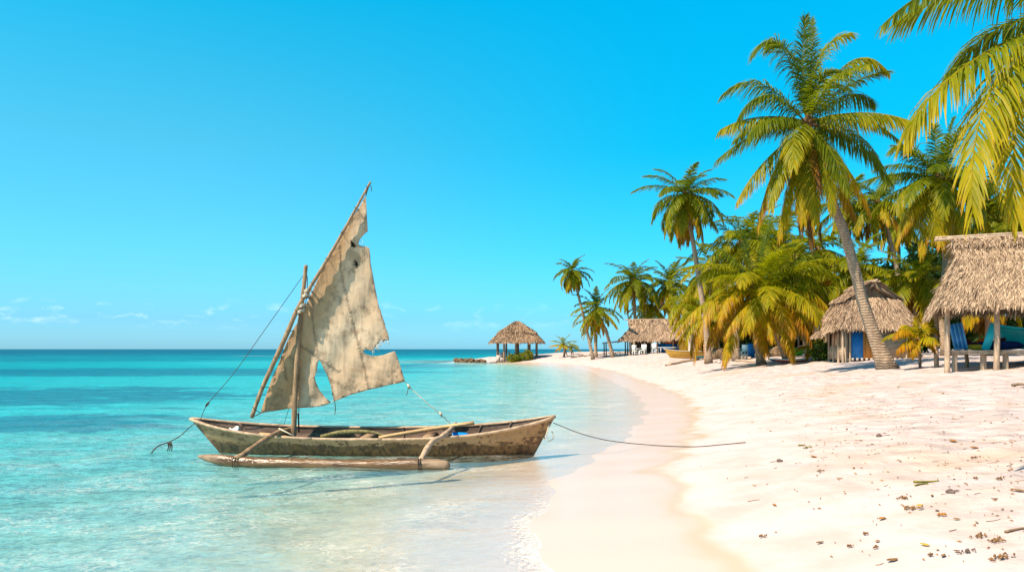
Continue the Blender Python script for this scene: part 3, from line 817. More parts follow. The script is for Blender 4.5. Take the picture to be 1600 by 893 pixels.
def leaning_board(name, label, cat, lx, ly, w, h, lean, side, mats, stripes=0):
    root_p = on_deck(lx, ly)
    root = thing(name, root_p, label, cat)
    # local frame: board standing in the hut's frame, leaning back and sideways
    up = R3 @ np.array([math.sin(side), math.sin(lean), math.cos(lean) * math.cos(side)]); up /= np.linalg.norm(up)
    xa = R3 @ np.array([1.0, 0, 0]); xa -= up * (xa @ up); xa /= np.linalg.norm(xa)
    nn = np.cross(xa, up)
    R = np.stack([xa, nn, up], 1)
    k = stripes or 1
    mbs = [MB() for _ in mats]
    for j in range(k):
        cx = (-.5 + (j + .5) / k) * w
        mbs[j % len(mats)].box(root_p + R @ np.array([cx, 0, h / 2]), (w / k - (.006 if k > 1 else 0), .03, h * (1 - .015 * (j % 2))), R)
    for mb_, mt in zip(mbs, mats):
        mb_.build('board', M[mt], root, root_p)
    if k > 1:
        MB().box(root_p + R @ np.array([0, -.03, h * .25]), (w, .025, .05), R).box(root_p + R @ np.array([0, -.03, h * .8]), (w, .025, .05), R).build('batten', M[mats[0]], root, root_p)
    return root


leaning_board('slatted_board', 'pale and dark blue slatted board leaning on the deck by the corner post', 'board', -1.2, -.35, .36, .80, .12, -.18, ['blue_pale', 'blue'], 7)
leaning_board('wooden_board', 'narrow turquoise board leaning beside the middle post of the deck', 'board', -.62, -.55, .21, .78, .06, .30, ['turq'])
# hammock
ha, hb = W3((-1.55, .3, 1.18)), W3((.1, .5, .80))
hm = MB(); s_ = np.linspace(0, 1, 14)
Pm = ha + (hb - ha) * s_[:, None]; Pm[:, 2] -= .42 * np.sin(np.pi * s_) ** 1.2
wd = .30 * np.sin(np.pi * np.clip(s_, .03, .97)) + .02
ax = R3 @ np.array([0, 1.0, 0])
V = np.concatenate([Pm + ax * wd[:, None] + [0, 0, .12], Pm - [0, 0, .1], Pm - ax * wd[:, None] + np.array([0, 0, .10])])
n_ = len(s_); i_ = np.arange(n_ - 1)
hm.add(V, np.concatenate([np.stack([i_, i_ + 1, n_ + i_ + 1, n_ + i_], -1), np.stack([n_ + i_, n_ + i_ + 1, 2 * n_ + i_ + 1, 2 * n_ + i_], -1)]))
ho = hm.build('hammock', M['maroon'], None, ha, True)
so = ho.modifiers.new('thick', 'SOLIDIFY'); so.thickness = .02
tag(ho, 'dark maroon hammock slung between the posts above the deck', 'hammock')
# cushions and a bag on the deck
def cushion(name, label, cat, lx, ly, size, mat, rot=0.0):
    p = on_deck(lx, ly); a, b, c = size
    g = np.linspace(-1, 1, 9); U, Vv = np.meshgrid(g, g)
    hgt = (1 - U ** 4) * (1 - Vv ** 4)
    Rr = R3 @ rotz(rot)
    topv = np.stack([U * a / 2, Vv * b / 2, c * (.5 + .5 * np.sqrt(np.clip(hgt, 0, 1)))], -1).reshape(-1, 3)
    botv = np.stack([U * a / 2, Vv * b / 2, c * (.5 - .5 * np.sqrt(np.clip(hgt, 0, 1)))], -1).reshape(-1, 3)
    V = np.concatenate([topv, botv]) @ Rr.T + p
    i, j = np.meshgrid(np.arange(8), np.arange(8)); k = (j * 9 + i).ravel()
    f = np.stack([k, k + 1, k + 10, k + 9], -1)
    o = mk(name, V, [f, f[:, ::-1] + 81], M[mat], None, p, smooth=True)
    return tag(o, label, cat)
cushion('cushion', 'small yellow cushion lying on the deck boards', 'cushion', -.82, -.15, (.42, .3, .16), 'yellow', .3)
cushion('blanket', 'dark blue folded blanket lying on the deck behind the turquoise board', 'blanket', -.2, .25, (1.3, .5, .26), 'navy', .1)
cushion('pillow', 'orange pillow on the deck under the hammock', 'pillow', -.55, .45, (.4, .3, .34), 'orange', -.2)
# red cloth and rope hanging from the beam
rc = W3((.62, -.7, 1.8)); g2 = np.linspace(0, 1, 10)
V = np.concatenate([np.stack([.11 * np.sin(9 * g2 + q) * .15 + q * .09, 0 * g2 + .02 * np.sin(6 * g2 + q * 2), -.62 * g2], -1) for q in (-1, -.3, .3, 1)]) @ R3.T + rc
i_ = np.arange(9); f = np.concatenate([np.stack([10 * q + i_, 10 * q + i_ + 1, 10 * (q + 1) + i_ + 1, 10 * (q + 1) + i_], -1) for q in range(3)])
ro = mk('hanging_cloth', V, f, M['red'], None, rc, smooth=True)
ro.modifiers.new('thick', 'SOLIDIFY').thickness = .012
tag(ro, 'bright red cloth hanging under the thatch above the teal boat', 'cloth')
rp = W3((.12, -.6, 1.85))
tag(MB().tube(spline([rp, rp + [.01, 0, -.25], rp + [-.02, 0, -.52]], 9), .012, 5).build('hanging_rope', M['rope_pale'], None, rp), 'pale rope end hanging from the beam beside the middle post', 'rope')


# ------------------------------------------------------------------ boats
def hull_surface(L0, L1, K0, K1, gun, beam, keel_z, n=44, m=9, th=.035, pw=.55, full=2.6):
    """x extents of gunwale (L) and keel (K); gun(t) sheer height; returns outer V, inner V, quads, rim quads"""
    t = np.linspace(-1, 1, n); w = np.linspace(0, 1, m)
    T, Wg = np.meshgrid(t, w, indexing='ij')
    xg = L0 + (L1 - L0) * (T + 1) / 2; xk = K0 + (K1 - K0) * (T + 1) / 2
    x = xk + (xg - xk) * Wg
    bt = beam * (1 - np.abs(T) ** full) ** .85 + .015
    g = gun(T); kz = keel_z + .10 * np.abs(T) ** 6
    z = kz + (g - kz) * Wg
    y = bt * (np.sin(Wg * np.pi / 2) ** pw)
    def side(sg, inset):
        yy = np.maximum(y - inset, .004) * sg
        zz = np.maximum(z + (inset * 1.6) * (1 - Wg), kz)
        xx = x - np.sign(T) * inset * 3 * np.clip((np.abs(T) - .8) * 5, 0, 1)
        return np.stack([xx, yy, zz], -1)
    S = [side(1, 0), side(-1, 0), side(1, th), side(-1, th)]
    return S, n, m


def boat_hull(S, n, m, X, mat_out, mat_in, root, org, name='hull'):
    V = np.concatenate([s.reshape(-1, 3) for s in S]); V = X(V)
    nm = n * m
    i, j = np.meshgrid(np.arange(n - 1), np.arange(m - 1), indexing='ij'); k = (i * m + j).ravel()
    q = np.stack([k, k + m, k + m + 1, k + 1], -1)
    fo = np.concatenate([q[:, ::-1], q + nm]); fi = np.concatenate([q + 2 * nm, q[:, ::-1] + 3 * nm])
    e = np.arange(n - 1) * m + m - 1
    rim = np.concatenate([np.stack([e, e + m, e + m + 2 * nm, e + 2 * nm], -1), np.stack([e + nm, e + 3 * nm, e + m + 3 * nm, e + m + nm], -1)])
    j = np.arange(m - 1)
    ends = np.concatenate([np.stack([j, j + 1, nm + j + 1, nm + j], -1), np.stack([(n - 1) * m + j, nm + (n - 1) * m + j, nm + (n - 1) * m + j + 1, (n - 1) * m + j + 1], -1)])
    f = np.concatenate([fo, ends, fi, rim])
    mi = np.concatenate([np.zeros(len(fo) + len(ends)), np.ones(len(fi) + len(rim))])
    return mk(name, V, f, None, root, org, smooth=True, mats=[mat_out, mat_in], midx=mi)


def hull_mat():
    m, t = newmat('peeling_hull_paint')
    p = t.obj()
    z = t.n('SeparateXYZ', {0: p}).outputs[2]; x = t.n('SeparateXYZ', {0: p}).outputs[0]
    n1 = t.noise(t.mapv(p, (.9, .9, 2.6)), 2.2, 6, .68)
    n2 = t.noise(t.mapv(p, (1.2, 1.2, 1.6)), 9, 6, .7)
    n3 = t.noise(t.mapv(p, (1, 1, .25)), 16, 4, .6)
    n4 = t.noise(p, 1.1, 3)
    c = t.mix(t.ss(n1, .35, .65), (.38, .23, .125), (.22, .115, .052))
    c = t.mix(t.ss(n4, .46, .62, 0, .8), c, (.40, .25, .135))
    c = t.mix(t.math('MULTIPLY', t.ss(x, 2.2, 3.9), .75), c, t.mix(t.ss(n2, .4, .62), (.36, .21, .085), (.26, .145, .07)))
    c = t.mix(t.ss(n3, .56, .72, 0, .55), c, (.16, .11, .075))
    chip = t.math('ADD', n2, t.math('MULTIPLY', t.math('SUBTRACT', n1, .5), .9))
    c = t.mix(t.ss(chip, .575, .60), c, (.12, .062, .032))
    # weed and tar at the waterline with a ragged top edge
    lv = t.math('ADD', z, t.math('ADD', t.math('MULTIPLY', t.math('SUBTRACT', n1, .5), .42), t.math('MULTIPLY', t.math('SUBTRACT', n2, .5), .16)))
    lowm = t.ss(lv, .195, .175)
    lc = t.mix(t.ss(n3, .35, .65), (.045, .024, .012), (.145, .078, .032))
    c = t.mix(lowm, c, lc)
    rough = t.math('SUBTRACT', .72, t.math('MULTIPLY', lowm, .3))
    b = t.n('BsdfPrincipled', {'Base Color': c, 'Roughness': rough, 'Specular IOR Level': .3, 'Normal': t.bump(t.math('ADD', n2, n3), .5, .015)})
    t.out(b); return m


M['hull'] = hull_mat()
M['hull_in'] = simple('dark_hull_timber', (.135, .09, .068), .85, .45, 3.2, .6, .15, (.5, 2, 2), (.055, .04, .034))
M['spar'] = simple('weathered_spar', (.26, .165, .095), .75, .35, 5, .5, .2, (3, 3, .7), (.14, .085, .05))
M['spar_pale'] = simple('bleached_boom', (.40, .28, .185), .8, .25, 5, .5, .2, (2, 2, 2), (.26, .18, .12))
M['bamboo'] = simple('dry_bamboo', (.48, .30, .14), .6, .25, 5, .3, .3, (.6, 3, 3), (.30, .17, .08))


def float_mat():
    m, t = newmat('wet_log')
    p = t.obj()
    n = t.noise(t.mapv(p, (.5, 3, 3)), 5, 5, .65)
    z = t.n('SeparateXYZ', {0: p}).outputs[2]
    x = t.n('SeparateXYZ', {0: p}).outputs[0]
    c = t.mix(t.ss(n, .32, .68), (.075, .034, .012), (.17, .09, .036))
    dryend = t.math('MAXIMUM', t.ss(x, -.55, -.95), t.ss(x, 2.2, 2.6))
    c = t.mix(dryend, c, t.mix(t.ss(n, .3, .7), (.14, .085, .05), (.28, .19, .115)))
    c = t.mix(t.ss(t.math('ADD', z, t.math('MULTIPLY', n, .05)), .045, .02), c, (.07, .05, .025))
    b = t.n('BsdfPrincipled', {'Base Color': c, 'Roughness': t.math('ADD', .16, t.math('MULTIPLY', dryend, .5)), 'Specular IOR Level': .5, 'Normal': t.bump(n, .6, .03)})
    t.out(b); return m


def sail_mat():
    m, t = newmat('torn_canvas')
    p = t.obj()
    a = t.noise(p, 1.3, 6, .66); b_ = t.noise(p, 2.6, 5, .66); c_ = t.noise(t.mapv(p, (1, 1, 1), (0, .6, 0)), 26, 4, .6)
    s = t.noise(t.mapv(p, (6, 1, 1.1), (0, .35, 0)), 1.6, 4)
    sx = t.n('SeparateXYZ', {0: p}).outputs[0]; sz = t.n('SeparateXYZ', {0: p}).outputs[2]
    col = t.mix(t.ss(a, .36, .64), (.67, .48, .32), (.76, .60, .44))
    # tan panel by the yard, paler leech
    tan = t.ss(t.math('ADD', t.math('ADD', sx, t.math('MULTIPLY', sz, -.36)), t.math('MULTIPLY', a, .5)), .05, -.22)
    col = t.mix(t.math('MULTIPLY', tan, .62), col, (.46, .255, .105))
    col = t.mix(t.ss(b_, .50, .64, 0, .65), col, (.40, .25, .145))
    col = t.mix(t.math('MULTIPLY', t.ss(t.noise(p, 2.2, 6, .8), .52, .64), .55), col, (.20, .135, .085))
    col = t.mix(t.ss(s, .56, .70, 0, .35), col, (.27, .185, .12))
    col = t.mix(t.attr('spot'), col, (.025, .018, .014))
    seam = t.attr('seam')
    col = t.mix(t.math('MULTIPLY', seam, .5), col, (.12, .08, .055))
    hem = t.attr('hem')
    col = t.mix(t.math('MULTIPLY', hem, .35), col, (.30, .20, .13))
    nrm = t.bump(t.math('ADD', t.math('MULTIPLY', s, .8), t.math('ADD', t.math('MULTIPLY', b_, .5), t.math('MULTIPLY', seam, .4))), .55, .05)
    d = t.n('BsdfPrincipled', {'Base Color': col, 'Roughness': .9, 'Specular IOR Level': .1, 'Normal': nrm})
    tl = t.n('BsdfTranslucent', {'Color': col})
    t.out(t.n('MixShader', {0: .38, 1: d, 2: tl})); return m


BY = 13.45                                       # the mast's distance
org = np.array([P(459, 690, BY)[0], BY, 0.0])
cn = thing('outrigger_canoe', org, 'weathered wooden outrigger canoe with a torn patched sail afloat at the shore', 'canoe')
yawB = math.radians(-2.2)
cxB = P(579, 690, 13.4)[0]
hr = math.radians(7); HEEL = np.array([[1, 0, 0], [0, math.cos(hr), -math.sin(hr)], [0, math.sin(hr), math.cos(hr)]])
def XB(V):
    R = rotz(yawB); V = np.asarray(V, float)
    V = V @ HEEL.T
    return V @ R.T + np.array([cxB, 13.48, 0])
hl = 3.06
def sheer(t): return .335 + .27 * np.abs(t) ** 2.8 + .03 * t * np.abs(t)
S, n_, m_ = hull_surface(-hl, hl + .03, -2.55, 2.72, sheer, .43, -.16, 60, 12, .035, .6, 3.0)
hull = boat_hull(S, n_, m_, XB, M['hull'], M['hull_in'], cn, org)
# gunwale rails
for sg in (0, 1):
    e = XB(S[sg][:, -1]); e2 = e.copy()
    out_ = np.array([0, 1.0, 0]) * (1 if sg == 0 else -1)
    mb = MB(); mb.tube(e + out_ * .012 + [0, 0, .004], .026, 6)
    for k in range(5):        # lapped patches of wood on the rail
        a = random.randint(4, 50); mb.tube(e[a:a + 6] + out_ * .022 + [0, 0, .008], .024, 6)
    mb.build('gunwale', M['spar_pale'], hull, org, True)
for tt, yy in ((-.52, 0), (.34, 0), (.0, 0)):
    i = int((tt + 1) / 2 * 59); a = XB(S[2][i, -2:-1])[0]; b = XB(S[3][i, -2:-1])[0]
    mb = MB(); mb.box((a + b) / 2, (.16, abs(a[1] - b[1]) + .02, .035), rotz(yawB + .03)); mb.build('thwart', M['spar'], hull, org)
# ribs inside
for tt in (-.75, -.3, .18, .6, .78):
    i = int((tt + 1) / 2 * 59)
    q = np.concatenate([XB(S[2][i, ::-1]), XB(S[3][i, 1:])]); q[:, 2] += .012
    MB().tube(q, .022, 5).build('rib', M['hull_in'], hull, org)

# outrigger float: a bent log, its outer end raised clear of the water
fp = [P(310, 713, 12.15), P(345, 721, 12.0), P(385, 726, 11.95), P(450, 729, 11.9), P(520, 731, 11.85), P(600, 731, 11.8), P(655, 729.5, 11.75), P(690, 731, 11.72), P(703, 734, 11.7)]
fp = np.array(fp); fz = np.array([.125, .09, .06, .045, .035, .04, .055, .05, .035]); fp[:, 2] = fz
fl = spline(fp, 40); q = np.linspace(0, 1, 40)
rad = np.interp(q, [0, .04, .12, .3, .6, .85, .95, 1], [.018, .05, .085, .088, .086, .088, .07, .03])
flo = MB().tube(fl, rad, 14).build('outrigger_float', float_mat(), cn, org, True)
# booms: crooked branches from hull to float
for pts in ([P(462, 668, 13.75), P(445, 672, 13.3), P(428, 678, 12.95), P(402, 694, 12.4), P(384, 707, 12.05), P(368, 717, 11.9)],
            [P(712, 662, 13.9), P(701, 673, 13.1), P(688, 683, 12.7), P(675, 690, 12.4), P(664, 706, 12.0), P(656, 722, 11.74)]):
    c_ = spline(pts, 22)
    o = MB().tube(c_, np.linspace(.038, .046, 22) * (1 + .12 * np.sin(np.arange(22) * 1.3)), 9).build('outrigger_boom', M['spar_pale'] if pts[0][0] > -2 else M['spar'], cn, org, True)
    # lashing round the float
    lp = np.array(pts[-1]); a_ = np.linspace(0, 4 * np.pi, 30)
    MB().tube(np.stack([lp[0] + .06 * (a_ / 12 - .5), fl[0, 1] * 0 + lp[1] + .098 * np.cos(a_), .05 + .098 * np.sin(a_)], -1), .008, 5).build('lashing', M['rope_dark'], o, org)
# cross stick pinning the front boom
MB().tube([P(406, 677, 13.2), P(430, 679, 13.14), P(452, 683, 13.1)], .022, 7).build('cross_stick', M['bamboo'], cn, org)
MB().tube([P(436, 669, 13.15), P(448, 675, 13.1), P(460, 681, 13.1)], .013, 6).build('lashing', M['rope_pale'], cn, org)

# mast and yard
mpts = [P(458, 700, BY), P(459.5, 660, BY), P(462, 600, BY), P(466, 532, BY), P(471, 480, BY), P(475, 445, BY), P(478, 414, BY)]
ms = spline(mpts, 40)
mast = MB().tube(ms, np.linspace(.050, .032, 40) * (1 + .07 * np.sin(np.arange(40) * 1.7)), 10).build('mast', M['spar'], cn, org, True)
yd = BY - .10
ypts = [P(393, 652, yd), P(411, 603, yd), P(443, 533, yd), P(465, 482, yd), P(482, 453, yd), P(516, 397, yd), P(551, 335, yd), P(579, 284, yd)]
ys = spline(ypts, 44)
yard = MB().tube(ys, np.interp(np.linspace(0, 1, 44), [0, .3, 1], [.032, .04, .018]) * (1 + .06 * np.sin(np.arange(44) * 1.9)), 9).build('yard', M['spar'], cn, org, True)
for u, v in ((473, 478), (470, 487), (481, 454), (478, 462)):
    c_ = P(u, v, BY - .05); a_ = np.linspace(0, 6 * np.pi, 40)
    MB().tube(np.stack([c_[0] + .055 * np.cos(a_), c_[1] + .09 * np.sin(a_), c_[2] + .05 * (a_ / 19 - .5) + .02 * np.cos(a_)], -1), .009, 5).build('lashing', M['rope_pale'], yard, org)

# sail
SO = [(571.6, 305), (573, 330), (574.7, 361.7), (568, 367), (562, 374), (560, 382), (564, 383.5), (569.5, 384.5), (577, 387), (578.5, 398), (579, 410), (584.7, 440), (591.3, 475), (596, 490), (600, 501.5), (603.5, 514), (607, 523),
      (608, 531), (602, 531.5), (598, 534), (594.8, 529), (593.5, 534), (591, 537), (588.5, 538), (586, 543), (580, 548), (575, 546), (569.5, 546), (568, 551), (574, 554), (582.6, 556), (592, 555.5), (600, 554), (608, 551), (616.6, 548),
      (622, 560.5), (627, 577), (632.8, 595.4), (623, 598), (613, 600), (594, 604.5), (576, 608.5), (562, 612.5), (547.6, 616.4), (535, 621.5), (522, 627), (519, 614), (517, 602), (510.5, 584.5), (504, 571.4), (499.6, 562), (497.5, 564), (496, 571.4),
      (495, 580), (491.7, 588), (493, 595), (496, 602), (499, 609), (504, 615), (509, 621), (517, 628), (512.5, 631), (508, 632.5), (498, 634.5), (486.5, 636), (473, 636.6), (460, 637.8), (448, 638.5), (438.4, 640), (423, 642), (407, 644.8),
      (411, 631), (416.6, 615), (425, 592), (434, 571.4), (441, 553), (449.3, 532), (459, 513), (469, 497), (478, 477), (486.5, 457.8), (497, 435), (508.3, 412), (518, 397), (528, 381.4), (536, 366), (543, 353), (552, 338), (560.7, 324.6), (566, 315)]


def inpoly(p, poly):
    r = False
    for (x0, y0), (x1, y1) in zip(poly, poly[1:] + poly[:1]):
        if (y0 > p[1]) != (y1 > p[1]) and p[0] < (x1 - x0) * (p[1] - y0) / (y1 - y0) + x0: r = not r
    return r


def ragged(poly, lo, hi, amp):
    out = []
    for k, (a, b) in enumerate(zip(poly, poly[1:] + poly[:1])):
        out.append(a)
        if lo <= k < hi:
            for q in (.33, .66):
                j = random.uniform(-amp, amp)
                out.append((a[0] + (b[0] - a[0]) * q + j, a[1] + (b[1] - a[1]) * q + random.uniform(-amp, amp)))
    return out


SOr = ragged(ragged(SO, 2, 8, .5), 22, 42, .55)
pin = []
holes = [[(549, 376), (552, 379), (555, 384), (554, 386), (550, 384.5), (548.6, 381)], [(555, 407.5), (558, 410), (558.6, 415), (556.6, 415.8), (555, 412)]]
for yv in np.arange(306, 646, 4.2):
    for xv in np.arange(404, 636, 4.2):
        q = (xv + random.uniform(-1, 1), yv + random.uniform(-1, 1))
        if inpoly(q, SOr): pin.append(q)
SEAMS = [[(530, 383), (534, 430), (546, 485), (560, 540), (570, 580), (575, 606)], [(488, 462), (489, 505), (496, 550), (501, 567), (512, 588), (521, 622)], [(441, 557), (447, 590), (452, 612), (456, 635)],
         [(452, 529), (470, 540), (499, 560), (530, 580)]]
for s_ in SEAMS:
    for q in spline([(a, b, 0) for a, b in s_], 50):
        if inpoly((q[0], q[1]), SOr): pin = [p for p in pin if math.hypot(p[0] - q[0], p[1] - q[1]) > 1.5]; pin.append((q[0], q[1]))
allp = [Vector(p) for p in SOr] + [Vector(p) for h_ in holes for p in h_] + [Vector(p) for p in pin]
nb = len(SOr); E = [(i, (i + 1) % nb) for i in range(nb)]
k0 = nb
for h_ in holes:
    E += [(k0 + i, k0 + (i + 1) % len(h_)) for i in range(len(h_))]; k0 += len(h_)
vv, ee, ff, ov, oe, of = delaunay_2d_cdt(allp, E, [], 0, 1e-4)
vv = np.array([tuple(v) for v in vv])
tri = []
for f in ff:
    c_ = vv[list(f)].mean(0)
    if inpoly(tuple(c_), SOr): tri.append(list(f))
tri = np.array(tri)


def seg_d(p, poly):
    d = np.full(len(p), 1e9)
    for a, b in zip(poly[:-1], poly[1:]):
        a = np.array(a); b = np.array(b); e = b - a
        t = np.clip(((p - a) @ e) / (e @ e), 0, 1); d = np.minimum(d, np.linalg.norm(p - a - t[:, None] * e, axis=1))
    return d


seams = [[(q[0], q[1]) for q in spline([(a, b, 0) for a, b in s_], 50)] for s_ in SEAMS]
sd_ = np.min([seg_d(vv, s) for s in seams], 0)
hem_ = seg_d(vv, SOr + SOr[:1])
spot_ = np.array([float(any(inpoly(tuple((p - np.mean(h_, 0)) * .93 + np.mean(h_, 0)), h_) for h_ in holes)) for p in vv])
luff = seg_d(vv, [(407, 644.8), (449.3, 532), (486.5, 457.8), (528, 381.4), (571.6, 305)])
foot = vv[:, 1]
belly = .13 * np.sin(np.clip(luff / 130, 0, 1) * np.pi * .62) * np.clip((foot - 300) / 140, 0, 1)
wr = .75 * (.016 * np.sin(vv[:, 0] * .13 + vv[:, 1] * .07) + .010 * np.sin(vv[:, 0] * .31 - vv[:, 1] * .16) + .02 * np.sin(np.arctan2(vv[:, 1] - 596, vv[:, 0] - 634) * 26) * np.exp(-np.hypot(vv[:, 0] - 634, vv[:, 1] - 596) / 60) \
    + .018 * np.sin(np.arctan2(vv[:, 1] - 600, vv[:, 0] - 420) * 22) * np.exp(-np.hypot(vv[:, 0] - 420, vv[:, 1] - 600) / 60))
dd = BY + .0 + belly + wr
SV = np.stack([(vv[:, 0] - 800) / F * dd, dd, CZ - (vv[:, 1] - HV) / F * dd], -1)
sail = mk('sail', SV, tri, sail_mat(), cn, org, {'seam': np.clip(1 - sd_ / 1.6, 0, 1), 'hem': np.clip(1 - hem_ / 4, 0, 1), 'spot': spot_}, True)
sail['label'] = 'torn sun-bleached canvas sail with brown stains'
so = sail.modifiers.new('thick', 'SOLIDIFY'); so.thickness = .006
# seams' piping and the lacing to the yard
for k in range(11):
    a_ = ys[3 + k * 4 - 1 if k < 10 else 42]
    j = np.argmin(np.linalg.norm(SV - a_, axis=1)); b_ = SV[j]
    MB().tube([a_ + [-.03, -.03, .02], a_ + [0, -.05, -.01], b_, b_ + [.01, .01, 0]], .006, 4).build('lacing', M['rope_dark'], sail, org)

# frayed threads along the torn edges
ft = MB()
for k in range(26):
    a_ = SOr[random.choice(list(range(4, 18)) + list(range(30, 70)))]
    j = int(np.argmin(np.hypot(vv[:, 0] - a_[0], vv[:, 1] - a_[1]))); b_ = SV[j]
    L_ = random.uniform(.03, .13); sx = random.uniform(-.04, .05)
    ft.tube([b_, b_ + [sx * .6, -.01, -L_ * .5], b_ + [sx, -.015, -L_]], .003, 4)
ft.build('frayed_thread', M['rope_pale'], sail, org)

# rigging
def rope(pts, r, mat, root, org, name='rope', n=26): return MB().tube(spline(pts, n), r, 5).build(name, M[mat], root, org)
stem_l = XB([[-hl + .16, 0, .56]])[0]
rope([P(476, 427, BY), P(420, 506, 13.4), P(365, 583, 13.45), P(325, 630, 13.5), stem_l], .0052, 'rope_dark', cn, org, 'forestay')
MB().tube([P(327, 627, 13.48), P(324, 631, 13.48), P(321, 635, 13.5)], [.01, .022, .01], 6).build('knot', M['rope_dark'], cn, org)
rope([P(633, 596, BY + .12), P(640, 604, BY + .12), P(665, 627, 13.5), P(690, 648, 13.55), P(704, 662, 13.6)], .007, 'rope_pale', cn, org, 'sheet_rope')
for u, v in ((639, 603), (689, 646)):
    MB().tube([P(u - 2, v - 3, 13.55), P(u, v, 13.52), P(u + 1, v + 4, 13.55)], [.012, .026, .012], 6).build('knot', M['rope_pale'], cn, org)
rope([P(638, 603, 13.6), P(637, 610, 13.6), P(635, 617, 13.6)], .006, 'rope_dark', cn, org, 'rope_end', 8)
rope([P(517, 628, BY + .1), P(525, 623, BY + .12), P(535, 620, BY + .15)], .007, 'rope_pale', cn, org, 'lacing', 8)
rope([P(523, 627, BY + .1), P(524, 637, BY + .1), P(523, 647, BY + .1)], .007, 'rope_dark', cn, org, 'rope_end', 8)
rope([P(477, 420, BY + .04), P(480, 450, BY + .08), P(468, 560, BY + .06), P(467, 640, BY + .1), P(467, 668, BY + .1)], .007, 'rope_dark', cn, org, 'halyard')
rope([P(466, 645, BY + .1), P(466.5, 658, BY + .1), P(467, 675, BY + .1)], .014, 'black', cn, org, 'halyard', 8)
rope([P(455, 630, BY + .1), P(449, 645, BY + .1), P(443, 665, BY + .1)], .004, 'rope_dark', cn, org, 'halyard', 8)
rope([P(393, 650, yd), P(399, 649, yd), P(407, 645, BY)], .007, 'rope_dark', cn, org, 'lacing', 8)
rope([P(571.6, 306, BY), P(574, 298, yd), P(577, 290, yd)], .006, 'rope_dark', cn, org, 'lacing', 8)
rope([P(577, 288, yd), P(580, 292, yd), P(580.5, 299, yd)], .006, 'rope_dark', cn, org, 'rope_end', 8)
# rope coil round the bow
bw = XB([[hl - .16, 0, .50]])[0]
a_ = np.linspace(0, 2 * np.pi, 30)
MB().tube(np.stack([bw[0] + .04 * np.sin(a_) + .05, bw[1] + .13 * np.cos(a_), bw[2] - .08 + .15 * np.sin(a_ + .3)], -1), .011, 5).build('rope_loop', M['rope_pale'], cn, org)
MB().tube(spline([bw + [.13, -.05, -.10], bw + [.17, -.06, -.20], bw + [.09, -.07, -.27], bw + [.06, -.06, -.22]], 16), .009, 5).build('rope_loop', M['rope_pale'], cn, org)

# loose things in the canoe and its lines
pl0, pl1 = P(592, 683, 13.42), P(741, 660, 13.5)
pl0[2] = max(pl0[2], .25)
tag(MB().tube(spline([pl0, (pl0 + pl1) / 2 + [0, 0, .01], pl1], 12), np.linspace(.028, .034, 12), 8).build('bamboo_pole', M['bamboo'], None, pl0, True), 'long straight bamboo pole lying across the canoe rail', 'pole')
pl0, pl1 = P(640, 677, 13.62), P(726, 661, 13.7)
tag(MB().tube(spline([pl0, (pl0 + pl1) / 2, pl1], 12), np.linspace(.022, .026, 12), 8).build('wooden_pole', M['spar'], None, pl0, True), 'shorter brown stick lying behind the bamboo pole in the canoe', 'pole')
bk = P(720, 679, 13.5); bk[2] = .13
root = thing('bucket', bk, 'small bright blue bucket lying inside the canoe beside the boom', 'bucket')
tb = MB(); V, f = tube([bk + [-.13, 0, .12], bk + [-.04, 0, .12], bk + [.05, 0, .12], bk + [.13, 0, .12]], [.105, .10, .095, .09], 16)
mkb = mk('body', V, f, simple('blue_plastic', (.0, .22, .62), .35, .1, 4, .05, .4), root, bk, smooth=True)
a_ = np.linspace(0, np.pi, 12)
MB().tube(np.stack([np.full(12, bk[0] - .135), bk[1] - .10 * np.cos(a_), bk[2] + .12 + .1 * np.sin(a_)], -1), .007, 5).build('handle', M['blue_pale'], root, bk)
cl = XB([[-2.35, .08, .36]])[0]
g = np.linspace(-1, 1, 9); U, Vv = np.meshgrid(g, g)
Vc = np.stack([U * .08, Vv * .10, .025 * np.sin(3 * U + 2 * Vv) + .025 * np.cos(4 * Vv) + .03], -1).reshape(-1, 3) + cl
i, j = np.meshgrid(np.arange(8), np.arange(8)); k = (j * 9 + i).ravel()
o = mk('crumpled_cloth', Vc, np.stack([k, k + 1, k + 10, k + 9], -1), M['white'], None, cl, smooth=True); o.modifiers.new('t', 'SOLIDIFY').thickness = .03
tag(o, 'crumpled white cloth stuffed in the end of the canoe', 'cloth')
# small log seat and clutter behind the mast
cp = XB([[-.85, .16, .22]])[0]
tag(MB().tube(spline([cp + [-.05, 0, .02], cp + [.3, .02, .09], cp + [.75, .04, .10], cp + [1.05, .05, .03]], 14), np.interp(np.linspace(0, 1, 14), [0, .4, 1], [.03, .042, .012]), 8).build('rolled_net', simple('old_net', (.20, .17, .075), .9, .4, 20, .8, .1), None, cp, True), 'rolled olive brown net lying in the canoe by the mast', 'net')

mo = XB([[hl, 0, .53]])[0]; e1 = at(1165, 691.5)
mid = [P(905, 676, 13.3), P(950, 687.5, 13.2), at(1010, 697) + [0, 0, .03], at(1080, 698.5) + [0, 0, .012], at(1125, 695.5) + [0, 0, .012]]
tag(MB().tube(spline([mo] + mid + [e1 + [0, 0, .01]], 40), .0075, 6).build('mooring_rope', M['rope_dark'], None, e1), 'thin dark mooring rope running from the canoe bow across the wet sand', 'rope')
an0 = stem_l + [.02, -.05, -.04]; 
ar = thing('anchor_rope', P(264, 690, 13.6), 'dark anchor rope with weed hanging on it, running from the canoe into the sea', 'rope')
ao = np.array(ar.location)
MB().tube(spline([an0, P(300, 664, 13.6), P(282, 680, 13.6), P(264, 690, 13.6), P(246, 697, 13.5), [P(232, 702, 13.4)[0], 13.4, -.05]], 30), np.linspace(.006, .012, 30), 6).build('rope', M['rope_dark'], ar, ao)
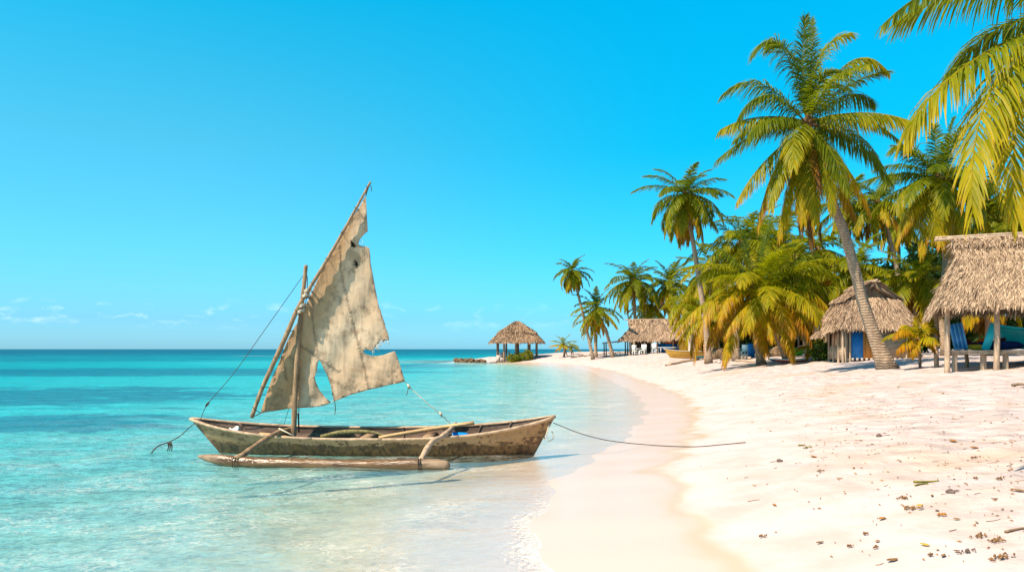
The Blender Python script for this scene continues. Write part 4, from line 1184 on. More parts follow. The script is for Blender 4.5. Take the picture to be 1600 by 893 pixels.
for dx in (-2, 0, 2):
    MB().tube(spline([P(264 + dx, 690, 13.6), P(266 + dx * 1.3, 696, 13.59), P(265 + dx * 1.6, 704, 13.6)], 8), np.linspace(.016, .008, 8), 5).build('weed_strand', M['rope_dark'], ar, ao)


# ------------------------------------------------------------------ blue-door hut
d2 = 36.0
o2 = base(1356, d2)
h2 = thing('blue_door_hut', o2, 'thatched hut with a blue door and reed walls behind the tall leaning palm', 'hut', 'thatched huts on the beach')
k2 = d2 / F
# ridge axis points towards the camera, turned to the right: local +X out of the front gable
Y2 = math.radians(-95)
W2 = dutch_roof(h2, o2, Y2, -2.0, 1.36, -1.6, 1.6, 1.54, 3.38, .7, .66, M['thatch_grey'], 20000, .36, .03, 81, .42)
R2 = rotz(Y2)
# walls: local x = towards the camera, local y = to the right of the picture
def wall_panel(a, b, z0, z1, mat, name, th=.05):
    a, b = np.asarray(a, float), np.asarray(b, float)
    d_ = b - a; L_ = np.hypot(*d_); an = math.atan2(d_[1], d_[0])
    c_ = (a + b) / 2
    return MB().box(W2((c_[0], c_[1], (z0 + z1) / 2)), (L_, th, z1 - z0), R2 @ rotz(an)).build(name, M[mat], h2, o2)
FX2, SY2 = .98, 1.28
wall_panel((FX2, -SY2), (FX2, -1.15), .10, 1.25, 'reed', 'wall_panel')
wall_panel((FX2 + .03, -1.08), (FX2 + .03, -.56), .06, 1.28, 'blue', 'door')
wall_panel((FX2 + .02, .15), (FX2 + .02, SY2), .10, 1.25, 'reed', 'wall_panel')
wall_panel((FX2 - .1, -SY2), (FX2 - .1, SY2), .0, 1.35, 'wood_dark', 'wall_backing', .04)
pk = MB()
for k in range(6):
    pk.box(W2((FX2 + .03 + .004 * (k % 2), -.50 + .105 * k, .65)), (.035, .098, 1.22 - .02 * (k % 3)), R2)
pk.build('plank_wall', M['wood_orange'], h2, o2)
for k in range(2):
    wall_panel((FX2 - .1 - .95 * k, -SY2), (FX2 - .95 - .95 * k, -SY2), .62, 1.3, 'reed', 'wall_panel')
pkt = MB()
for k in range(13):
    pkt.box(W2((FX2 - .12 - .165 * k, -SY2 - .03, .30 + .02 * (k % 3))), (.12, .03, .60 + .03 * (k % 2)), R2)
pkt.build('picket_wall', M['wood_pale'], h2, o2)
wall_panel((-1.25, SY2), (FX2, SY2), .05, 1.35, 'reed', 'wall_panel')
wall_panel((-1.25, -SY2), (-1.25, SY2), .05, 1.35, 'wood_dark', 'wall_backing')
for lx, ly in ((FX2 + .06, -SY2), (FX2 + .08, -1.12), (FX2 + .06, SY2), (.2, -SY2 - .06), (-.5, -SY2 - .06), (-1.2, -SY2 - .06), (1.3, -1.5)):
    p = W2((lx, ly, 0)); post(h2, o2, (p[0], p[1], gz(p[0], p[1]) - .15), W2((lx, ly, 1.35)), .05, jitter=.01)
# low porch roof on the left side
pq = [[W2(p) for p in ((.45, -1.80, 1.22), (-1.5, -1.80, 1.22), (-1.5, -1.35, 1.62), (.45, -1.35, 1.62))]]
mb = MB(); slab(mb, pq[0], .08); strands(mb, pq, 2400, .36, .035, 83, .4); mb.build('porch_roof', M['thatch_grey'], h2, o2)
sk = MB()
for k in range(14):
    sk.box(W2((FX2 + .05, -1.2 + .2 * k, .03)), (.08, .10, .12), R2)
sk.build('sill_stone', M['concrete'], h2, o2)

# ------------------------------------------------------------------ blue-counter hut, yellow hut, lean-to, small back hut, pavilion
d1 = 88.0
o1 = base(1038, d1)
h1 = thing('long_thatched_hut', o1, 'long open thatched hut with a blue counter and white chairs by the lean-to', 'hut', 'thatched huts on the beach')
Y1 = math.radians(-12)
W1 = dutch_roof(h1, o1, Y1, -4.6, 4.2, -1.6, 2.0, 1.62, 3.6, 1.0, .55, M['thatch_grey'], 9000, .6, .085, 91)
R1 = rotz(Y1)
for lx in (-3.7, -2.1, -.7, 1.0, 2.4):
    p = W1((lx, -1.2, 0)); post(h1, o1, (p[0], p[1], gz(p[0], p[1]) - .2), W1((lx, -1.2, 1.8)), .085)
    p = W1((lx, 1.7, 0)); post(h1, o1, (p[0], p[1], gz(p[0], p[1]) - .2), W1((lx, 1.7, 1.8)), .085, 'wood_brown')
MB().box(W1((1.35, -.6, .5)), (4.4, .6, 1.0), R1).build('counter', M['blue'], h1, o1)
MB().box(W1((-2.4, 1.2, .75)), (1.7, .12, 1.5), R1).build('back_wall', M['wood_dark'], h1, o1)
MB().box(W1((1.0, 1.5, 1.05)), (3.0, .12, .6), R1).build('shelf', M['wood_brown'], h1, o1)
def at1(lx, ly, lz): return W1((lx, ly, lz))
p = at1(.75, -.6, 1.005)
g = np.linspace(-1, 1, 9); U, Vv = np.meshgrid(g, g)
Vt = np.stack([U * .65, Vv * .22, .35 * np.sqrt(np.clip((1 - U ** 4) * (1 - Vv ** 4), 0, 1)) + .05 * np.sin(4 * U)], -1).reshape(-1, 3)
Vall = np.concatenate([Vt, Vt * [1, 1, 0]]) @ R1.T + p
i, j = np.meshgrid(np.arange(8), np.arange(8)); k = (j * 9 + i).ravel(); fq_ = np.stack([k, k + 1, k + 10, k + 9], -1)
tag(mk('folded_tarp', Vall, [fq_, fq_[:, ::-1] + 81], M['orange'], None, p, smooth=True), 'bright orange bundle lying on the blue counter', 'bundle')


def chair(label, p, yaw, mat='white', s=1.0):
    R = rotz(yaw); root = thing('beach_chair', p, label, 'chair', 'white chairs around the huts')
    q = lambda a: np.asarray(p) + R @ (np.asarray(a) * s)
    MB().box(q((0, 0, .42)), np.array((.5, .5, .05)) * s, R).build('seat', M[mat], root, p)
    MB().box(q((0, .24, .70)), np.array((.5, .05, .55)) * s, R).build('backrest', M[mat], root, p)
    for a in (-.22, .22):
        for b in (-.22, .22):
            MB().box(q((a, b, .2)), np.array((.05, .05, .42)) * s, R).build('leg', M[mat], root, p)
        MB().box(q((a, 0, .62)), np.array((.05, .48, .04)) * s, R).build('armrest', M[mat], root, p)


def table(label, p, yaw, top, mat='white', h=.72):
    R = rotz(yaw); root = thing('table', p, label, 'table')
    MB().box(np.asarray(p) + [0, 0, h], (*top, .05), R).build('table_top', M[mat], root, p)
    for a in (-.42, .42):
        for b in (-.38, .38):
            MB().box(np.asarray(p) + R @ np.array((a * top[0], b * top[1], h / 2 - .02)), (.06, .06, h - .03), R).build('leg', M[mat], root, p)


def gnd(W, lx, ly):
    p = W((lx, ly, 0)); return np.array([p[0], p[1], gz(p[0], p[1])])


chair('white chair at the open end of the blue-counter hut, nearest the lean-to', gnd(W1, -3.0, -2.3), .4, s=1.15)
chair('white chair second from the lean-to in front of the blue-counter hut', gnd(W1, -2.2, -2.5), -.6, s=1.15)
table('long low white table standing along the front of the blue-counter hut', gnd(W1, 1.1, -1.9), Y1, (3.4, .7), h=.55)
chair('white chair tucked behind the low table of the blue-counter hut', gnd(W1, -.9, -2.1), 2.4, s=1.1)

# lean-to
ol = base(962, 90)
lt = thing('lean_to', ol, 'flat grey sheet-roofed lean-to on thin dark posts beside the long hut', 'shelter')
mb = MB(); mb.box(ol + [.3, 0, 1.62], (3.6, 2.6, .15), rotz(-.1) @ np.array([[math.cos(.10), 0, -math.sin(.10)], [0, 1, 0], [math.sin(.10), 0, math.cos(.10)]]))
mb.build('roof', M['tin'], lt, ol)
for dx, dy in ((-1.2, -1), (.9, -1.2), (1.7, -1.1), (-1.2, 1), (1.5, 1.0)):
    p = ol + [dx, dy, 0]; post(lt, ol, (p[0], p[1], gz(p[0], p[1]) - .2), (p[0], p[1], ol[2] + 1.58 + .08 * dx), .07, 'wood_dark')

# yellow hut
oy = base(1092, 84)
hy = thing('yellow_hut', oy, 'small hut of yellow and orange planks with a thatched roof half hidden by palms', 'hut', 'thatched huts on the beach')
mb = MB()
for k in range(16):
    mb.box(oy + [-1.85 + .245 * k, -1.0 - .004 * (k % 2), .85], (.23, .05, 1.8))
mb.box(oy + [0, .0, .85], (3.8, 1.9, 1.75)); mb.build('wall', M['wood_yellow'], hy, oy)
MB().box(oy + [.35, -1.06, .8], (.9, .05, 1.5)).build('door', M['wood_orange'], hy, oy)
Wy = dutch_roof(hy, oy, math.radians(-8), -2.5, 2.5, -1.5, 1.5, 1.6, 3.1, .8, .5, M['thatch_pale'], 3500, .6, .085, 93)
post(hy, oy, oy + [-1.3, -1.5, -.2], oy + [-1.3, -1.4, 1.7], .17, 'concrete')

# small hut at the back
ob = base(1165, 66)
hb_ = thing('back_hut', ob, 'dark low hut under the low spreading palms, its thatch seen between the fronds', 'hut', 'thatched huts on the beach')
mb = MB()
for k in range(11): mb.box(ob + [1.0 + .24 * k, -.9, .8], (.22, .06, 1.7))
mb.build('plank_wall', M['wood_brown'], hb_, ob)
MB().box(ob + [.4, 1.2, .8], (6.2, .1, 1.8)).build('back_wall', M['wood_dark'], hb_, ob)
Wb = dutch_roof(hb_, ob, math.radians(-10), -3.3, 4.6, -1.7, 1.6, 1.45, 2.9, .8, .5, M['thatch_brown'], 5000, .6, .075, 95)
for lx in (-2.6, -1.2, .3, 3.9):
    p = ob + [lx, -1.3, 0]; post(hb_, ob, (p[0], p[1], gz(p[0], p[1]) - .2), (p[0], p[1], ob[2] + 1.55), .10)

# pavilion on the spit
og = base(808, 106)
og[2] = gz(og[0], og[1])
pv = thing('thatched_pavilion', og, 'round thatched pavilion with a conical roof at the end of the sand spit', 'pavilion')
kg = 106 / F
ze, zr, rg = CZ + 14 * kg, CZ + 43.5 * kg, 39 * kg
Qs = []
N8 = 14
RB = .60
for k in range(N8):
    a0, a1 = k / N8 * 2 * np.pi, (k + 1) / N8 * 2 * np.pi
    e0 = np.array([og[0] + rg * math.cos(a0), og[1] + rg * math.sin(a0), ze]); e1_ = np.array([og[0] + rg * math.cos(a1), og[1] + rg * math.sin(a1), ze])
    ap0 = np.array([og[0] + .12 * math.cos(a0), og[1] + .12 * math.sin(a0), zr]); ap1 = np.array([og[0] + .12 * math.cos(a1), og[1] + .12 * math.sin(a1), zr])
    m0, m1 = ap0 + (e0 - ap0) * RB + [math.cos(a0) * .16, math.sin(a0) * .16, .20], ap1 + (e1_ - ap1) * RB + [math.cos(a1) * .16, math.sin(a1) * .16, .20]
    Qs.append([e0, e1_, m1, m0]); Qs.append([m0, m1, ap1, ap0])
mb = MB()
for q in Qs: slab(mb, q, .18)
strands(mb, Qs, 11000, .62, .095, 97, .4, .06)
mb.build('roof', M['thatch_brown'], pv, og)
for k in range(10):
    a = k / 10 * 2 * np.pi + .25; r_ = rg * .82
    p = og + [r_ * math.cos(a), r_ * math.sin(a), 0]
    post(pv, og, (p[0], p[1], gz(p[0], p[1]) - .3), (p[0], p[1], ze + .35), .13, 'wood_brown')
MB().tube([og + [0, 0, -.2], og + [0, 0, 1.4], [og[0], og[1], zr - .3]], .12, 8).build('post', M['wood_brown'], pv, og)
MB().box(og + [-2.45, -1.7, .15], (.5, .5, .9)).build('pillar', M['concrete'], pv, og)
a_ = np.linspace(0, 2 * np.pi, 28)
MB().tube(np.stack([og[0] + rg * .82 * np.cos(a_), og[1] + rg * .82 * np.sin(a_), np.full(28, ze + .22)], -1), .06, 6).build('ring_beam', M['wood_brown'], pv, og)
def G(u, dy=0.0):
    d = 106 + dy; b = base(u, d); return b
chair('white chair nearest the concrete pillar inside the pavilion', G(785, -.8), .6, s=1.3)
chair('white chair beside the table inside the pavilion', G(792, .4), -1.9, s=1.3)
chair('white chair behind the bush at the sunny side of the pavilion', G(830, .6), 1.4, s=1.3)
table('dark round-edged table in the middle of the pavilion', G(812, .8), .2, (1.5, .9), 'wood_dark', .8)
table('small blue bench-like table inside the pavilion next to the white chairs', G(798, .9), .1, (1.6, .5), 'blue_pale', .45)
bush('bushy yellow-green shrub on the sea side of the pavilion posts', G(801, -3.5), np.array((.78, .5, .56)), 520, 3, .72, 1.0, .15)
bush('rounded yellow-green shrub at the sunny side of the pavilion', G(824, -3.6), np.array((.78, .5, .74)), 700, 4, .75, 1.0, .15)
bush('tall thin shrub between the two shrubs at the pavilion posts', G(812, -3.2), np.array((.45, .4, .62)), 320, 14, .6, .95, .14)
bush('dark rounded bush beside the porch of the blue-door hut', base(1284, 39), np.array((.55, .5, .55)), 420, 6, .3, .8, .12)
bush('low green bush behind the young yellow palm', base(1416, 38), np.array((.7, .5, .4)), 420, 8, .5, 1.0, .13)


# ------------------------------------------------------------------ rocks of the jetty
def rock_mesh(seed, sub=2):
    import bmesh
    bm = bmesh.new(); bmesh.ops.create_icosphere(bm, subdivisions=sub, radius=1)
    r = np.random.default_rng(seed)
    ds = r.normal(0, 1, (9, 3)); ds /= np.linalg.norm(ds, axis=1)[:, None]; off = r.uniform(.55, .85, 9)
    for v in bm.verts:
        p = np.array(v.co)
        for d_, o_ in zip(ds, off):
            q = p @ d_
            if q > o_: p = p - d_ * (q - o_) * .9
        v.co = p * (1 + .05 * np.sin(5 * p[0] + 3 * p[1] + seed))
    V = np.array([v.co for v in bm.verts]); f = np.array([[v.index for v in fc.verts] for fc in bm.faces]); bm.free()
    return V, f


rocks = [rock_mesh(s) for s in range(5)]
rk = np.random.default_rng(33)
def rock_at(p, s, label, group, mat='rock', flat=.7):
    V, f = rocks[int(rk.integers(5))]
    V = (V * np.array([s, s * .85, s * flat])) @ rotz(rk.uniform(0, 6.28)).T + p + np.array([0, 0, s * flat * .35])
    o = mk('rock', V, f, M[mat], None, p)
    return tag(o, label, 'rock', group)


for k in range(60):
    q = k / 59
    u = 713 + 46 * q + rk.uniform(-2, 2); d = 108 - 3.5 * q + rk.uniform(-1.0, 1.0)
    x = (u - 800) / F * d
    z0 = max(gz(x, d), -.1)
    rock_at(np.array([x, d, z0 + (.22 if k % 3 == 0 else 0)]), rk.uniform(.24, .48) * (1 - .25 * q), 'brown boulder heaped in the low jetty at the tip of the spit', 'boulders of the jetty')
for k in range(26):
    q = k / 25
    u = 758 + 58 * q; d = 104.2 + rk.uniform(-.4, .4) - .6 * q
    x = (u - 800) / F * d
    rock_at(np.array([x, d, gz(x, d)]), rk.uniform(.13, .27), 'small brown stone in the low line in front of the pavilion', 'stones along the spit')
for k in range(30):
    u = 893 + 100 * k / 29; d = 97 + rk.uniform(-1, 1); x = (u - 800) / F * d
    rock_at(np.array([x, d, gz(x, d)]), rk.uniform(.12, .24), 'small dark stone in the row behind the palms of the spit', 'stones behind the spit palms')


# ------------------------------------------------------------------ beached boats, logs and clutter in front of the grove
def small_boat(name, label, c, yaw, L_, beam_, h, m_out, m_in, stripe=None, cat='boat'):
    root = thing(name, c, label, cat)
    S_, a, b = hull_surface(-L_ / 2, L_ / 2, -L_ * .41, L_ * .42, lambda t: h + .35 * h * np.abs(t) ** 3, beam_, 0.0, 36, 9, .03, .5, 2.6)
    X = lambda V: np.asarray(V) @ rotz(yaw).T + c
    hu = boat_hull(S_, a, b, X, M[m_out], M[m_in], root, c)
    for sg in (0, 1):
        e = X(S_[sg][:, -1]); MB().tube(e + [0, 0, .01], .035, 6).build('gunwale', M[stripe or m_in], hu, c, True)
    return root, S_, X, hu


yb = at(1082, 560); yb[1] = min(yb[1], 62); yb = base(1090, yb[1])
def yellow_hull():
    m, t = newmat('yellow_turquoise_hull'); p = t.obj()
    z = t.n('SeparateXYZ', {0: p}).outputs[2]; x = t.n('SeparateXYZ', {0: p}).outputs[0]
    n = t.noise(t.mapv(p, (.7, .7, 3)), 4, 5, .65)
    c = t.mix(t.ss(n, .3, .7), (.46, .23, .03), (.60, .36, .05))
    zz = t.math('SUBTRACT', t.math('ADD', z, t.math('MULTIPLY', n, .06)), t.ss(x, -1.2, 1.0, 0, .10))
    c = t.mix(t.math('MULTIPLY', t.ss(zz, .17, .155), t.ss(x, -.6, -.1)), c, (.03, .33, .38))
    c = t.mix(t.ss(t.noise(p, 9, 5, .7), .6, .66), c, (.25, .15, .07))
    t.out(t.n('BsdfPrincipled', {'Base Color': c, 'Roughness': .55})); return m
M['yhull'] = yellow_hull()
small_boat('beached_canoe', 'yellow canoe with a turquoise lower side pulled up near the stump', yb, math.radians(6), 5.4, .42, .55, 'yhull', 'wood_brown', 'rope_pale')

wb = at(1236, 566.5)
wb_root, S_, X_, hu = small_boat('paddle_boat', 'low blue boat with a white and red rim on the sand under the low palms', wb, math.radians(5), 1.95, .36, .15, 'redrim', 'blue_pale', 'white')
Vd = X_(np.stack([np.array([-.6, -.6, .6, .6]) * 1.2, [-.25, .25, .25, -.25], [.11] * 4], -1))
mk('deck', Vd, np.array([[0, 3, 2, 1]]), M['blue_pale'], wb_root, wb)
bb = at(1217, 564.5)
small_boat('surfboard', 'short blue board lying flat behind the white-rimmed boat', bb, math.radians(-8), 1.1, .2, .10, 'blue', 'blue', 'turq', 'board')
# rounded pale stone board standing at the palm foot
ps = at(1229, 565); a_ = np.linspace(0, np.pi, 14)
kk = ps[1] / F
prof = np.concatenate([[[-5 * kk, -.06]], np.stack([-5 * kk * np.cos(a_), 7 * kk + 5 * kk * np.sin(a_)], -1), [[5 * kk, -.06]]])
n_ = len(prof)
V = np.concatenate([np.stack([prof[:, 0], np.full(n_, y_), prof[:, 1]], -1) for y_ in (-.07, .07)]) + ps
f4 = np.stack([np.arange(n_), (np.arange(n_) + 1) % n_, n_ + (np.arange(n_) + 1) % n_, n_ + np.arange(n_)], -1)
tag(mk('rounded_slab', V, [f4, np.arange(n_)[None, ::-1], n_ + np.arange(n_)[None]], M['concrete'], None, ps), 'pale round-topped slab standing upright in the blue boat by the palm foot', 'slab')

# teal boat lying on the deck of the nearest hut
tb_ = on_deck(1.65, .5)
small_boat('teal_boat', 'teal canoe with blue lower planks stored on the deck of the nearest hut', tb_, Y3, 3.9, .34, .56, 'teal', 'navy', 'turq')

# driftwood
def log(name, label, a, b, r, mat, cat='log', bend=.06):
    a, b = np.asarray(a, float), np.asarray(b, float)
    mid = (a + b) / 2 + [0, 0, bend]
    mid[2] = max(mid[2], gz(mid[0], mid[1]) + r * .6)
    c = spline([a + [0, 0, r * .6], mid, b + [0, 0, r * .6]], 12)
    return tag(MB().tube(c, r * np.linspace(1.1, .7, 12) * (1 + .12 * np.sin(np.arange(12) * 1.7)), 8).build(name, M[mat], None, a, True), label, cat)
log('driftwood_log', 'long pale driftwood log lying on the sand in front of the yellow canoe', at(1045, 570.5), at(1092, 562), .09, 'wood_pale')
log('driftwood_log', 'grey log at the shady foot of the low spreading palms', at(1135, 559), at(1172, 561), .13, 'wood_pale')
log('driftwood_log', 'short pale log between the low palms and the stump', at(1150, 564), at(1178, 566), .07, 'wood_pale')
log('driftwood_log', 'thin bleached branch in front of the blue-door hut', at(1300, 556.5), at(1345, 559), .05, 'wood_pale')
log('branch', 'forked grey branch lying on the sand below the deck of the nearest hut', at(1582, 603), at(1612, 606), .03, 'wood_brown', 'branch')
for k, (u, v, lab) in enumerate(((1041, 571, 'dark stone at the near end of the long driftwood log'), (1047, 569, 'brown stone beside the near end of the long driftwood log'), (1120, 566, 'pale lump of coral beside the palm stump'), (1124, 567, 'smaller pale lump of coral by the palm stump'))):
    p = at(u, v); rock_at(p, .12 + .03 * (k % 2), lab, 'stones near the logs', 'rock' if k < 2 else 'concrete')
# dark lump piles (coconut husks) under the palms
for k, (u, v, s, lab) in enumerate(((1122, 560, .75, 'big dark brown rock in the shade behind the stump'), (1140, 558, .55, 'reddish brown rock behind the grey log'), (1215, 556, .6, 'grey brown rock between the two low palm trunks'), (1130, 562, .4, 'small dark rock next to the big rock behind the stump'))):
    p = at(u, v); rock_at(p, s, lab, 'rocks in the shade of the low palms', 'rock', .9)
# upright blue board and small furniture in front of the back hut
p = at(1174, 557.5)
r_ = thing('standing_board', p, 'upright blue painted board standing in front of the back hut', 'board')
MB().box(p + [0, 0, .42], (.42, .06, .95)).build('board', M['blue'], r_, p); MB().box(p + [0, .12, .1], (.3, .25, .2)).build('foot', M['wood_dark'], r_, p)
chair('white chair in the shade in front of the back hut, nearest the grey log', at(1152, 557), .5, s=.85)
chair('white chair in the shade next to the upright blue board', at(1162, 557), -.7, s=.85)
p = at(1114, 556); root = thing('hanging_net', p, 'dark blue cloth draped over a line behind the palm stump', 'cloth')
V = np.stack([np.tile(np.linspace(-.25, .35, 6), 6), np.repeat(.04 * np.sin(np.arange(6) * 2.0), 6), np.repeat(np.linspace(.2, .95, 6), 6)], -1) + p
i, j = np.meshgrid(np.arange(5), np.arange(5)); k = (j * 6 + i).ravel()
o = mk('cloth', V, np.stack([k, k + 1, k + 7, k + 6], -1), M['navy'], root, p, smooth=True); o.modifiers.new('t', 'SOLIDIFY').thickness = .03
MB().tube([p + [-.4, 0, 1.0], p + [0, 0, .97], p + [.5, 0, 1.0]], .02, 5).build('line', M['rope_dark'], root, p)
for sx in (-.4, .5): MB().tube([p + [sx, 0, -.1], p + [sx, 0, .5], p + [sx, 0, 1.02]], .03, 6).build('pole', M['wood_brown'], root, p)
gb = at(1237, 556)
small_boat('green_boat', 'bright green boat end showing in the shade behind the leaning palm', gb, math.radians(20), 2.0, .3, .5, 'green', 'wood_dark')
# a pale blue plastic sheet roof between the back hut and the porch
p = base(1262, 52)
r_ = thing('sheet_awning', p, 'small pale blue sheet awning in the gap left of the blue-door hut', 'awning')
MB().box(p + [0, 0, 2.0], (1.6, 1.2, .05), np.array([[math.cos(.4), 0, math.sin(.4)], [0, 1, 0], [-math.sin(.4), 0, math.cos(.4)]])).build('sheet', M['blue_pale'], r_, p)
for sx, hh in ((-.6, 2.2), (.6, 1.7)): MB().tube([p + [sx, 0, -.2], p + [sx, 0, 1], p + [sx, 0, hh]], .05, 6).build('post', M['wood_brown'], r_, p)


# ------------------------------------------------------------------ litter on the sand
M['leaf_dry'] = simple('dry_leaf', (.24, .125, .05), .8, .5, 20, .3, .1)
M['leaf_orange'] = simple('orange_leaf', (.38, .16, .035), .8, .4, 20, .3, .1)
M['weed'] = simple('dried_seaweed', (.22, .12, .055), .9, .5, 30, .6, .1)
M['weed_green'] = simple('green_seaweed', (.14, .13, .02), .8, .5, 20, .4, .1)
M['pebble'] = simple('dark_pebble', (.12, .085, .07), .8, .4, 20, .3, .2)
lr = np.random.default_rng(77)


def leaf_obj(p, s, mat, label, group, name='dry_leaf', cat='leaf'):
    n = 7; t = np.linspace(-1, 1, n); w = (1 - t ** 2) * .36 + .03
    cu = lr.uniform(.1, .5)
    V = np.concatenate([np.stack([t, w, cu * .5 * w * 1.6 + .18 * t ** 2], -1), np.stack([t, 0 * t, .12 * t ** 2], -1), np.stack([t, -w, cu * w * 1.6 + .18 * t ** 2], -1)]) * s
    V[:, 2] += .008
    V = V @ rotz(lr.uniform(0, 6.28)).T + p
    i = np.arange(n - 1)
    f = np.concatenate([np.stack([i, i + 1, n + i + 1, n + i], -1), np.stack([n + i, n + i + 1, 2 * n + i + 1, 2 * n + i], -1)])
    o = mk(name, V, f, M[mat], None, p); o.modifiers.new('t', 'SOLIDIFY').thickness = .004
    return tag(o, label, cat, group)


def twig_obj(p, L_, r, mat, label, group, name='twig', cat='twig'):
    a = lr.uniform(0, 6.28) if lr.uniform() < .4 else lr.normal(0, .35)
    d = np.array([math.cos(a), math.sin(a), 0]); q = np.array([-d[1], d[0], 0])
    pts = [p - d * L_ / 2, p + q * L_ * lr.uniform(-.15, .15), p + d * L_ / 2]
    pts = [np.array([x[0], x[1], gz(x[0], x[1]) + r]) for x in pts]
    return tag(MB().tube(spline(pts, 8), np.linspace(r, r * .5, 8), 5).build(name, M[mat], None, p), label, cat, group)


def weed_obj(p, s, mat, label, group=None):
    mb = MB()
    for k in range(int(10 + s * 60)):
        a = lr.uniform(0, 6.28); c = p + np.array([lr.normal(0, s * .45), lr.normal(0, s * .28), 0])
        L_ = s * lr.uniform(.2, .6); d = np.array([math.cos(a), math.sin(a) * .7, 0]) * L_ / 2
        z = gz(c[0], c[1]) + .012
        mb.tube([[*(c - d)[:2], z], [*c[:2], z + lr.uniform(.003, .018)], [*(c + d)[:2], z]], [.003, .006 + .02 * s, .003], 4)
    return tag(mb.build('seaweed_clump', M[mat], None, p), label, 'seaweed', group)


# the ones that stand out in the photo
weed_obj(at(1425, 796), 0.110, 'weed', 'largest brown seaweed clump, with the yellow leaf on it')
leaf_obj(at(1437, 797) + [0, 0, .03], 0.037, 'yellow', 'yellow leaf lying on the largest seaweed clump', None)
weed_obj(at(1410, 779), 0.061, 'weed', 'brown seaweed tuft just behind the largest clump')
weed_obj(at(1471, 806), 0.044, 'leaf_orange', 'small round orange seaweed lump beside the largest clump')
weed_obj(at(1251, 697), 0.072, 'weed_green', 'green seaweed tuft on the tide line, the farther of the green pair')
weed_obj(at(1262, 700), 0.072, 'weed_green', 'green seaweed tuft on the tide line, the nearer of the green pair')
leaf_obj(at(1271, 714.5), 0.062, 'leaf_orange', 'broad reddish leaf just below the green seaweed pair', None)
weed_obj(at(1512, 864), 0.066, 'pebble', 'dark grey seaweed scrap near the bottom edge of the beach')
weed_obj(at(1530, 840), 0.055, 'weed', 'brown seaweed scrap above the dark grey one')
weed_obj(at(1556, 847), 0.072, 'weed', 'flat brown seaweed strip close to the lowest corner of the beach')
weed_obj(at(1565, 873), 0.088, 'weed', 'loose brown seaweed patch in the lowest corner of the beach')
leaf_obj(at(1489, 690), 0.062, 'leaf_orange', 'curled orange leaf alone on the upper sand', None)
leaf_obj(at(1522, 701), 0.062, 'leaf_dry', 'brown leaf pair beyond the curled orange leaf', None)
leaf_obj(at(1378, 812), 0.043, 'leaf_orange', 'upright curled orange leaf to the sea side of the largest seaweed clump', None)
leaf_obj(at(1281, 849), 0.037, 'leaf_dry', 'single brown leaf low on the smooth sand', None)
leaf_obj(at(1210, 790), 0.037, 'leaf_orange', 'single tan leaf alone near the damp sand edge', None)
leaf_obj(at(1394, 877), 0.050, 'leaf_dry', 'thin brown leaf at the bottom of the beach near the ants trail', None)
leaf_obj(at(1474, 870), 0.037, 'leaf_dry', 'brown leaf between the thin leaf and the dark grey scrap', None)
leaf_obj(at(1445, 853), 0.037, 'yellow', 'yellowish leaf above the brown leaf near the bottom', None)
leaf_obj(at(1371, 847), 0.031, 'leaf_orange', 'small orange leaf at the head of the thin crack line', None)
leaf_obj(at(1592, 768), 0.062, 'leaf_dry', 'brown folded leaf at the far side of the beach', None)
twig_obj(at(1447, 754), .22, .012, 'weed_green', 'olive green stalk lying on the sand, the farther of two', None)
twig_obj(at(1440, 758), .13, .010, 'weed_green', 'short olive stalk, the nearer of two', None)
twig_obj(at(1592, 829), .22, .012, 'wood_brown', 'dark stick jutting in at the side of the beach', None)
rock_at(at(1485, 770), .045, 'dark flat pebble behind the largest seaweed clump', None, 'pebble')
rock_at(at(1218, 721), .045, 'lone brown pebble between the rope end and the reddish leaf', None, 'pebble')
rock_at(at(1373, 682), .055, 'dark pebble on the tide line above the orange patch', None, 'pebble')


def scatter(n):
    """points on the beach: along two drift lines and loose above"""
    out = []
    while len(out) < n:
        k = lr.uniform()
        y = math.exp(lr.uniform(math.log(5.2), math.log(34)))
        x = lr.uniform(.5, .66 * y)
        s = float(sdf(np.array([x]), np.array([y]))[0])
        w = math.exp(-((s - 4.2) / 1.3) ** 2) + .35 * math.exp(-((s - 7.5) / 3) ** 2) if s > 2 else .02 * (s > 1.7)
        if lr.uniform() < w:
            out.append(np.array([x, y, gz(x, y)]))
    return out


for k, p in enumerate(scatter(80)):
    leaf_obj(p, lr.uniform(.014, .036), ['leaf_dry', 'leaf_dry', 'leaf_orange', 'weed'][k % 4], 'small brown dry leaf lying on the dry sand', 'small dry leaves on the sand')
for k, p in enumerate(scatter(60)):
    twig_obj(p, lr.uniform(.04, .13), lr.uniform(.0025, .005), ['wood_brown', 'pebble'][k % 2], 'thin dark twig lying on the dry sand', 'thin twigs on the sand')
for k, p in enumerate(scatter(34)):
    rock_at(p, lr.uniform(.008, .02), 'tiny dark pebble on the dry sand', 'pebbles on the sand', 'pebble')
for k, p in enumerate(scatter(20)):
    weed_obj(p, lr.uniform(.02, .045), 'weed', 'small scrap of dried brown seaweed on the dry sand', 'scraps of seaweed on the sand')
# specks too many to count
pts = scatter(520); mb = MB()
for p in pts:
    a = lr.uniform(0, 6.28); L_ = lr.uniform(.004, .018) * (1 + p[1] / 18); d = np.array([math.cos(a), math.sin(a), 0]) * L_; q = np.array([-d[1], d[0], 0]) * lr.uniform(.1, .3)
    c = p + [0, 0, .006]
    mb.add(np.stack([c - d, c - q, c + d, c + q, c + [0, 0, .012]]), np.array([[0, 1, 4], [1, 2, 4], [2, 3, 4], [3, 0, 4]]))
o = mb.build('beach_litter', M['weed']); tag(o, kind='stuff'); o['label'] = 'specks of dried seaweed and bark strewn along the tide line'

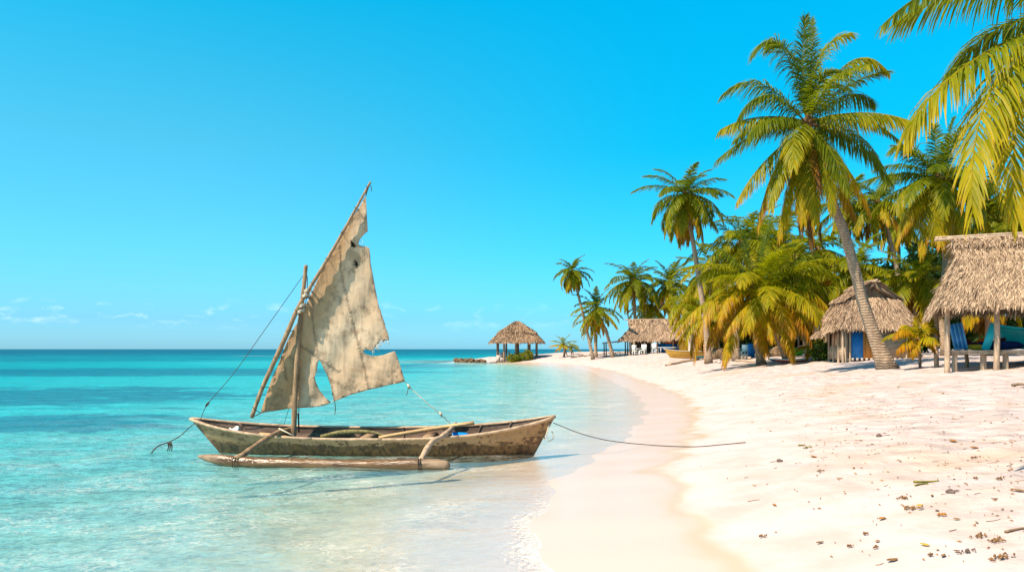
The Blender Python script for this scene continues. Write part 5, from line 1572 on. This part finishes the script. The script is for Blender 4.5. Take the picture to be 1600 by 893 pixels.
# ------------------------------------------------------------------ world, sun, camera
SUN_EL, SUN_AZ = math.radians(52), math.radians(-125)      # azimuth from +Y, clockwise
sdir = np.array([math.sin(SUN_AZ) * math.cos(SUN_EL), math.cos(SUN_AZ) * math.cos(SUN_EL), math.sin(SUN_EL)])
w = bpy.data.worlds.new('World'); sc.world = w; w.use_nodes = True
t = NT(w.node_tree)
sky = t.n('TexSky', sky_type='NISHITA', sun_disc=False, sun_elevation=SUN_EL, sun_rotation=SUN_AZ, altitude=0, air_density=1.0, dust_density=.6, ozone_density=2.5)
g = t.n('TexCoord').outputs['Generated']
z = t.n('SeparateXYZ', {0: g}).outputs[2]
gx = t.n('SeparateXYZ', {0: g}).outputs[0]
tl_ = t.ramp(z, [(0, (.40, .90, 1.42)), (.036, (.30, .755, 1.18)), (.12, (.27, .92, 1.10)), (.24, (.24, 1.06, 1.04)), (.40, (.03, 1.27, 1.25)), (.55, (.22, .85, .95)), (1, (.75, .65, .6))])
tr_ = t.ramp(z, [(0, (.33, .88, 1.42)), (.036, (.24, .74, 1.16)), (.12, (.11, .86, 1.10)), (.24, (.01, 1.0, 1.08)), (.40, (.0, 1.30, 1.38)), (.55, (.22, .85, .95)), (1, (.75, .65, .6))])
tint = t.mix(t.ss(gx, -.42, .24), tl_, tr_)
c = t.mix(1.0, sky.outputs[0], tint, 'MULTIPLY')
# faint low clouds over the horizon
cn_ = t.noise(t.mapv(g, (13, 13, 34)), 2.2, 5, .6, .2)
band = t.math('MULTIPLY', t.ss(z, .020, .036), t.ss(z, .062, .045))
cl_ = t.math('MULTIPLY', t.math('MULTIPLY', t.ss(cn_, .50, .72), band), t.ss(gx, .15, -.25, .25, 1))
c = t.mix(t.math('MULTIPLY', cl_, .34), c, (6.5, 7.5, 8))
bg = t.n('Background', {'Color': c, 'Strength': .1})
ow = t.n('OutputWorld'); t.t.links.new(bg.outputs[0], ow.inputs[0])

sl = bpy.data.lights.new('sun', 'SUN'); sl.energy = 5.0; sl.angle = math.radians(.5); sl.color = (1, .86, .67)
so_ = bpy.data.objects.new('sun', sl); COL.objects.link(so_)
so_.rotation_euler = Vector(tuple(sdir)).to_track_quat('Z', 'Y').to_euler()

cam = bpy.data.cameras.new('camera'); cam.lens = 36 * F / 1600; cam.sensor_width = 36; cam.shift_y = (HV - 446.5) / 1600
cam.clip_start = .05; cam.clip_end = 60000
co = bpy.data.objects.new('camera', cam); COL.objects.link(co); co.location = (0, 0, CZ); co.rotation_euler = (math.pi / 2, 0, 0)
sc.camera = co
sc.view_settings.view_transform = 'Standard'; sc.view_settings.look = 'None'; sc.view_settings.exposure = 0.9; sc.view_settings.gamma = 1
sc.view_settings.use_curve_mapping = False
sc.cycles.use_denoising = True
sc.cycles.max_bounces = 8; sc.cycles.transparent_max_bounces = 16
sc.cycles.sample_clamp_indirect = 6
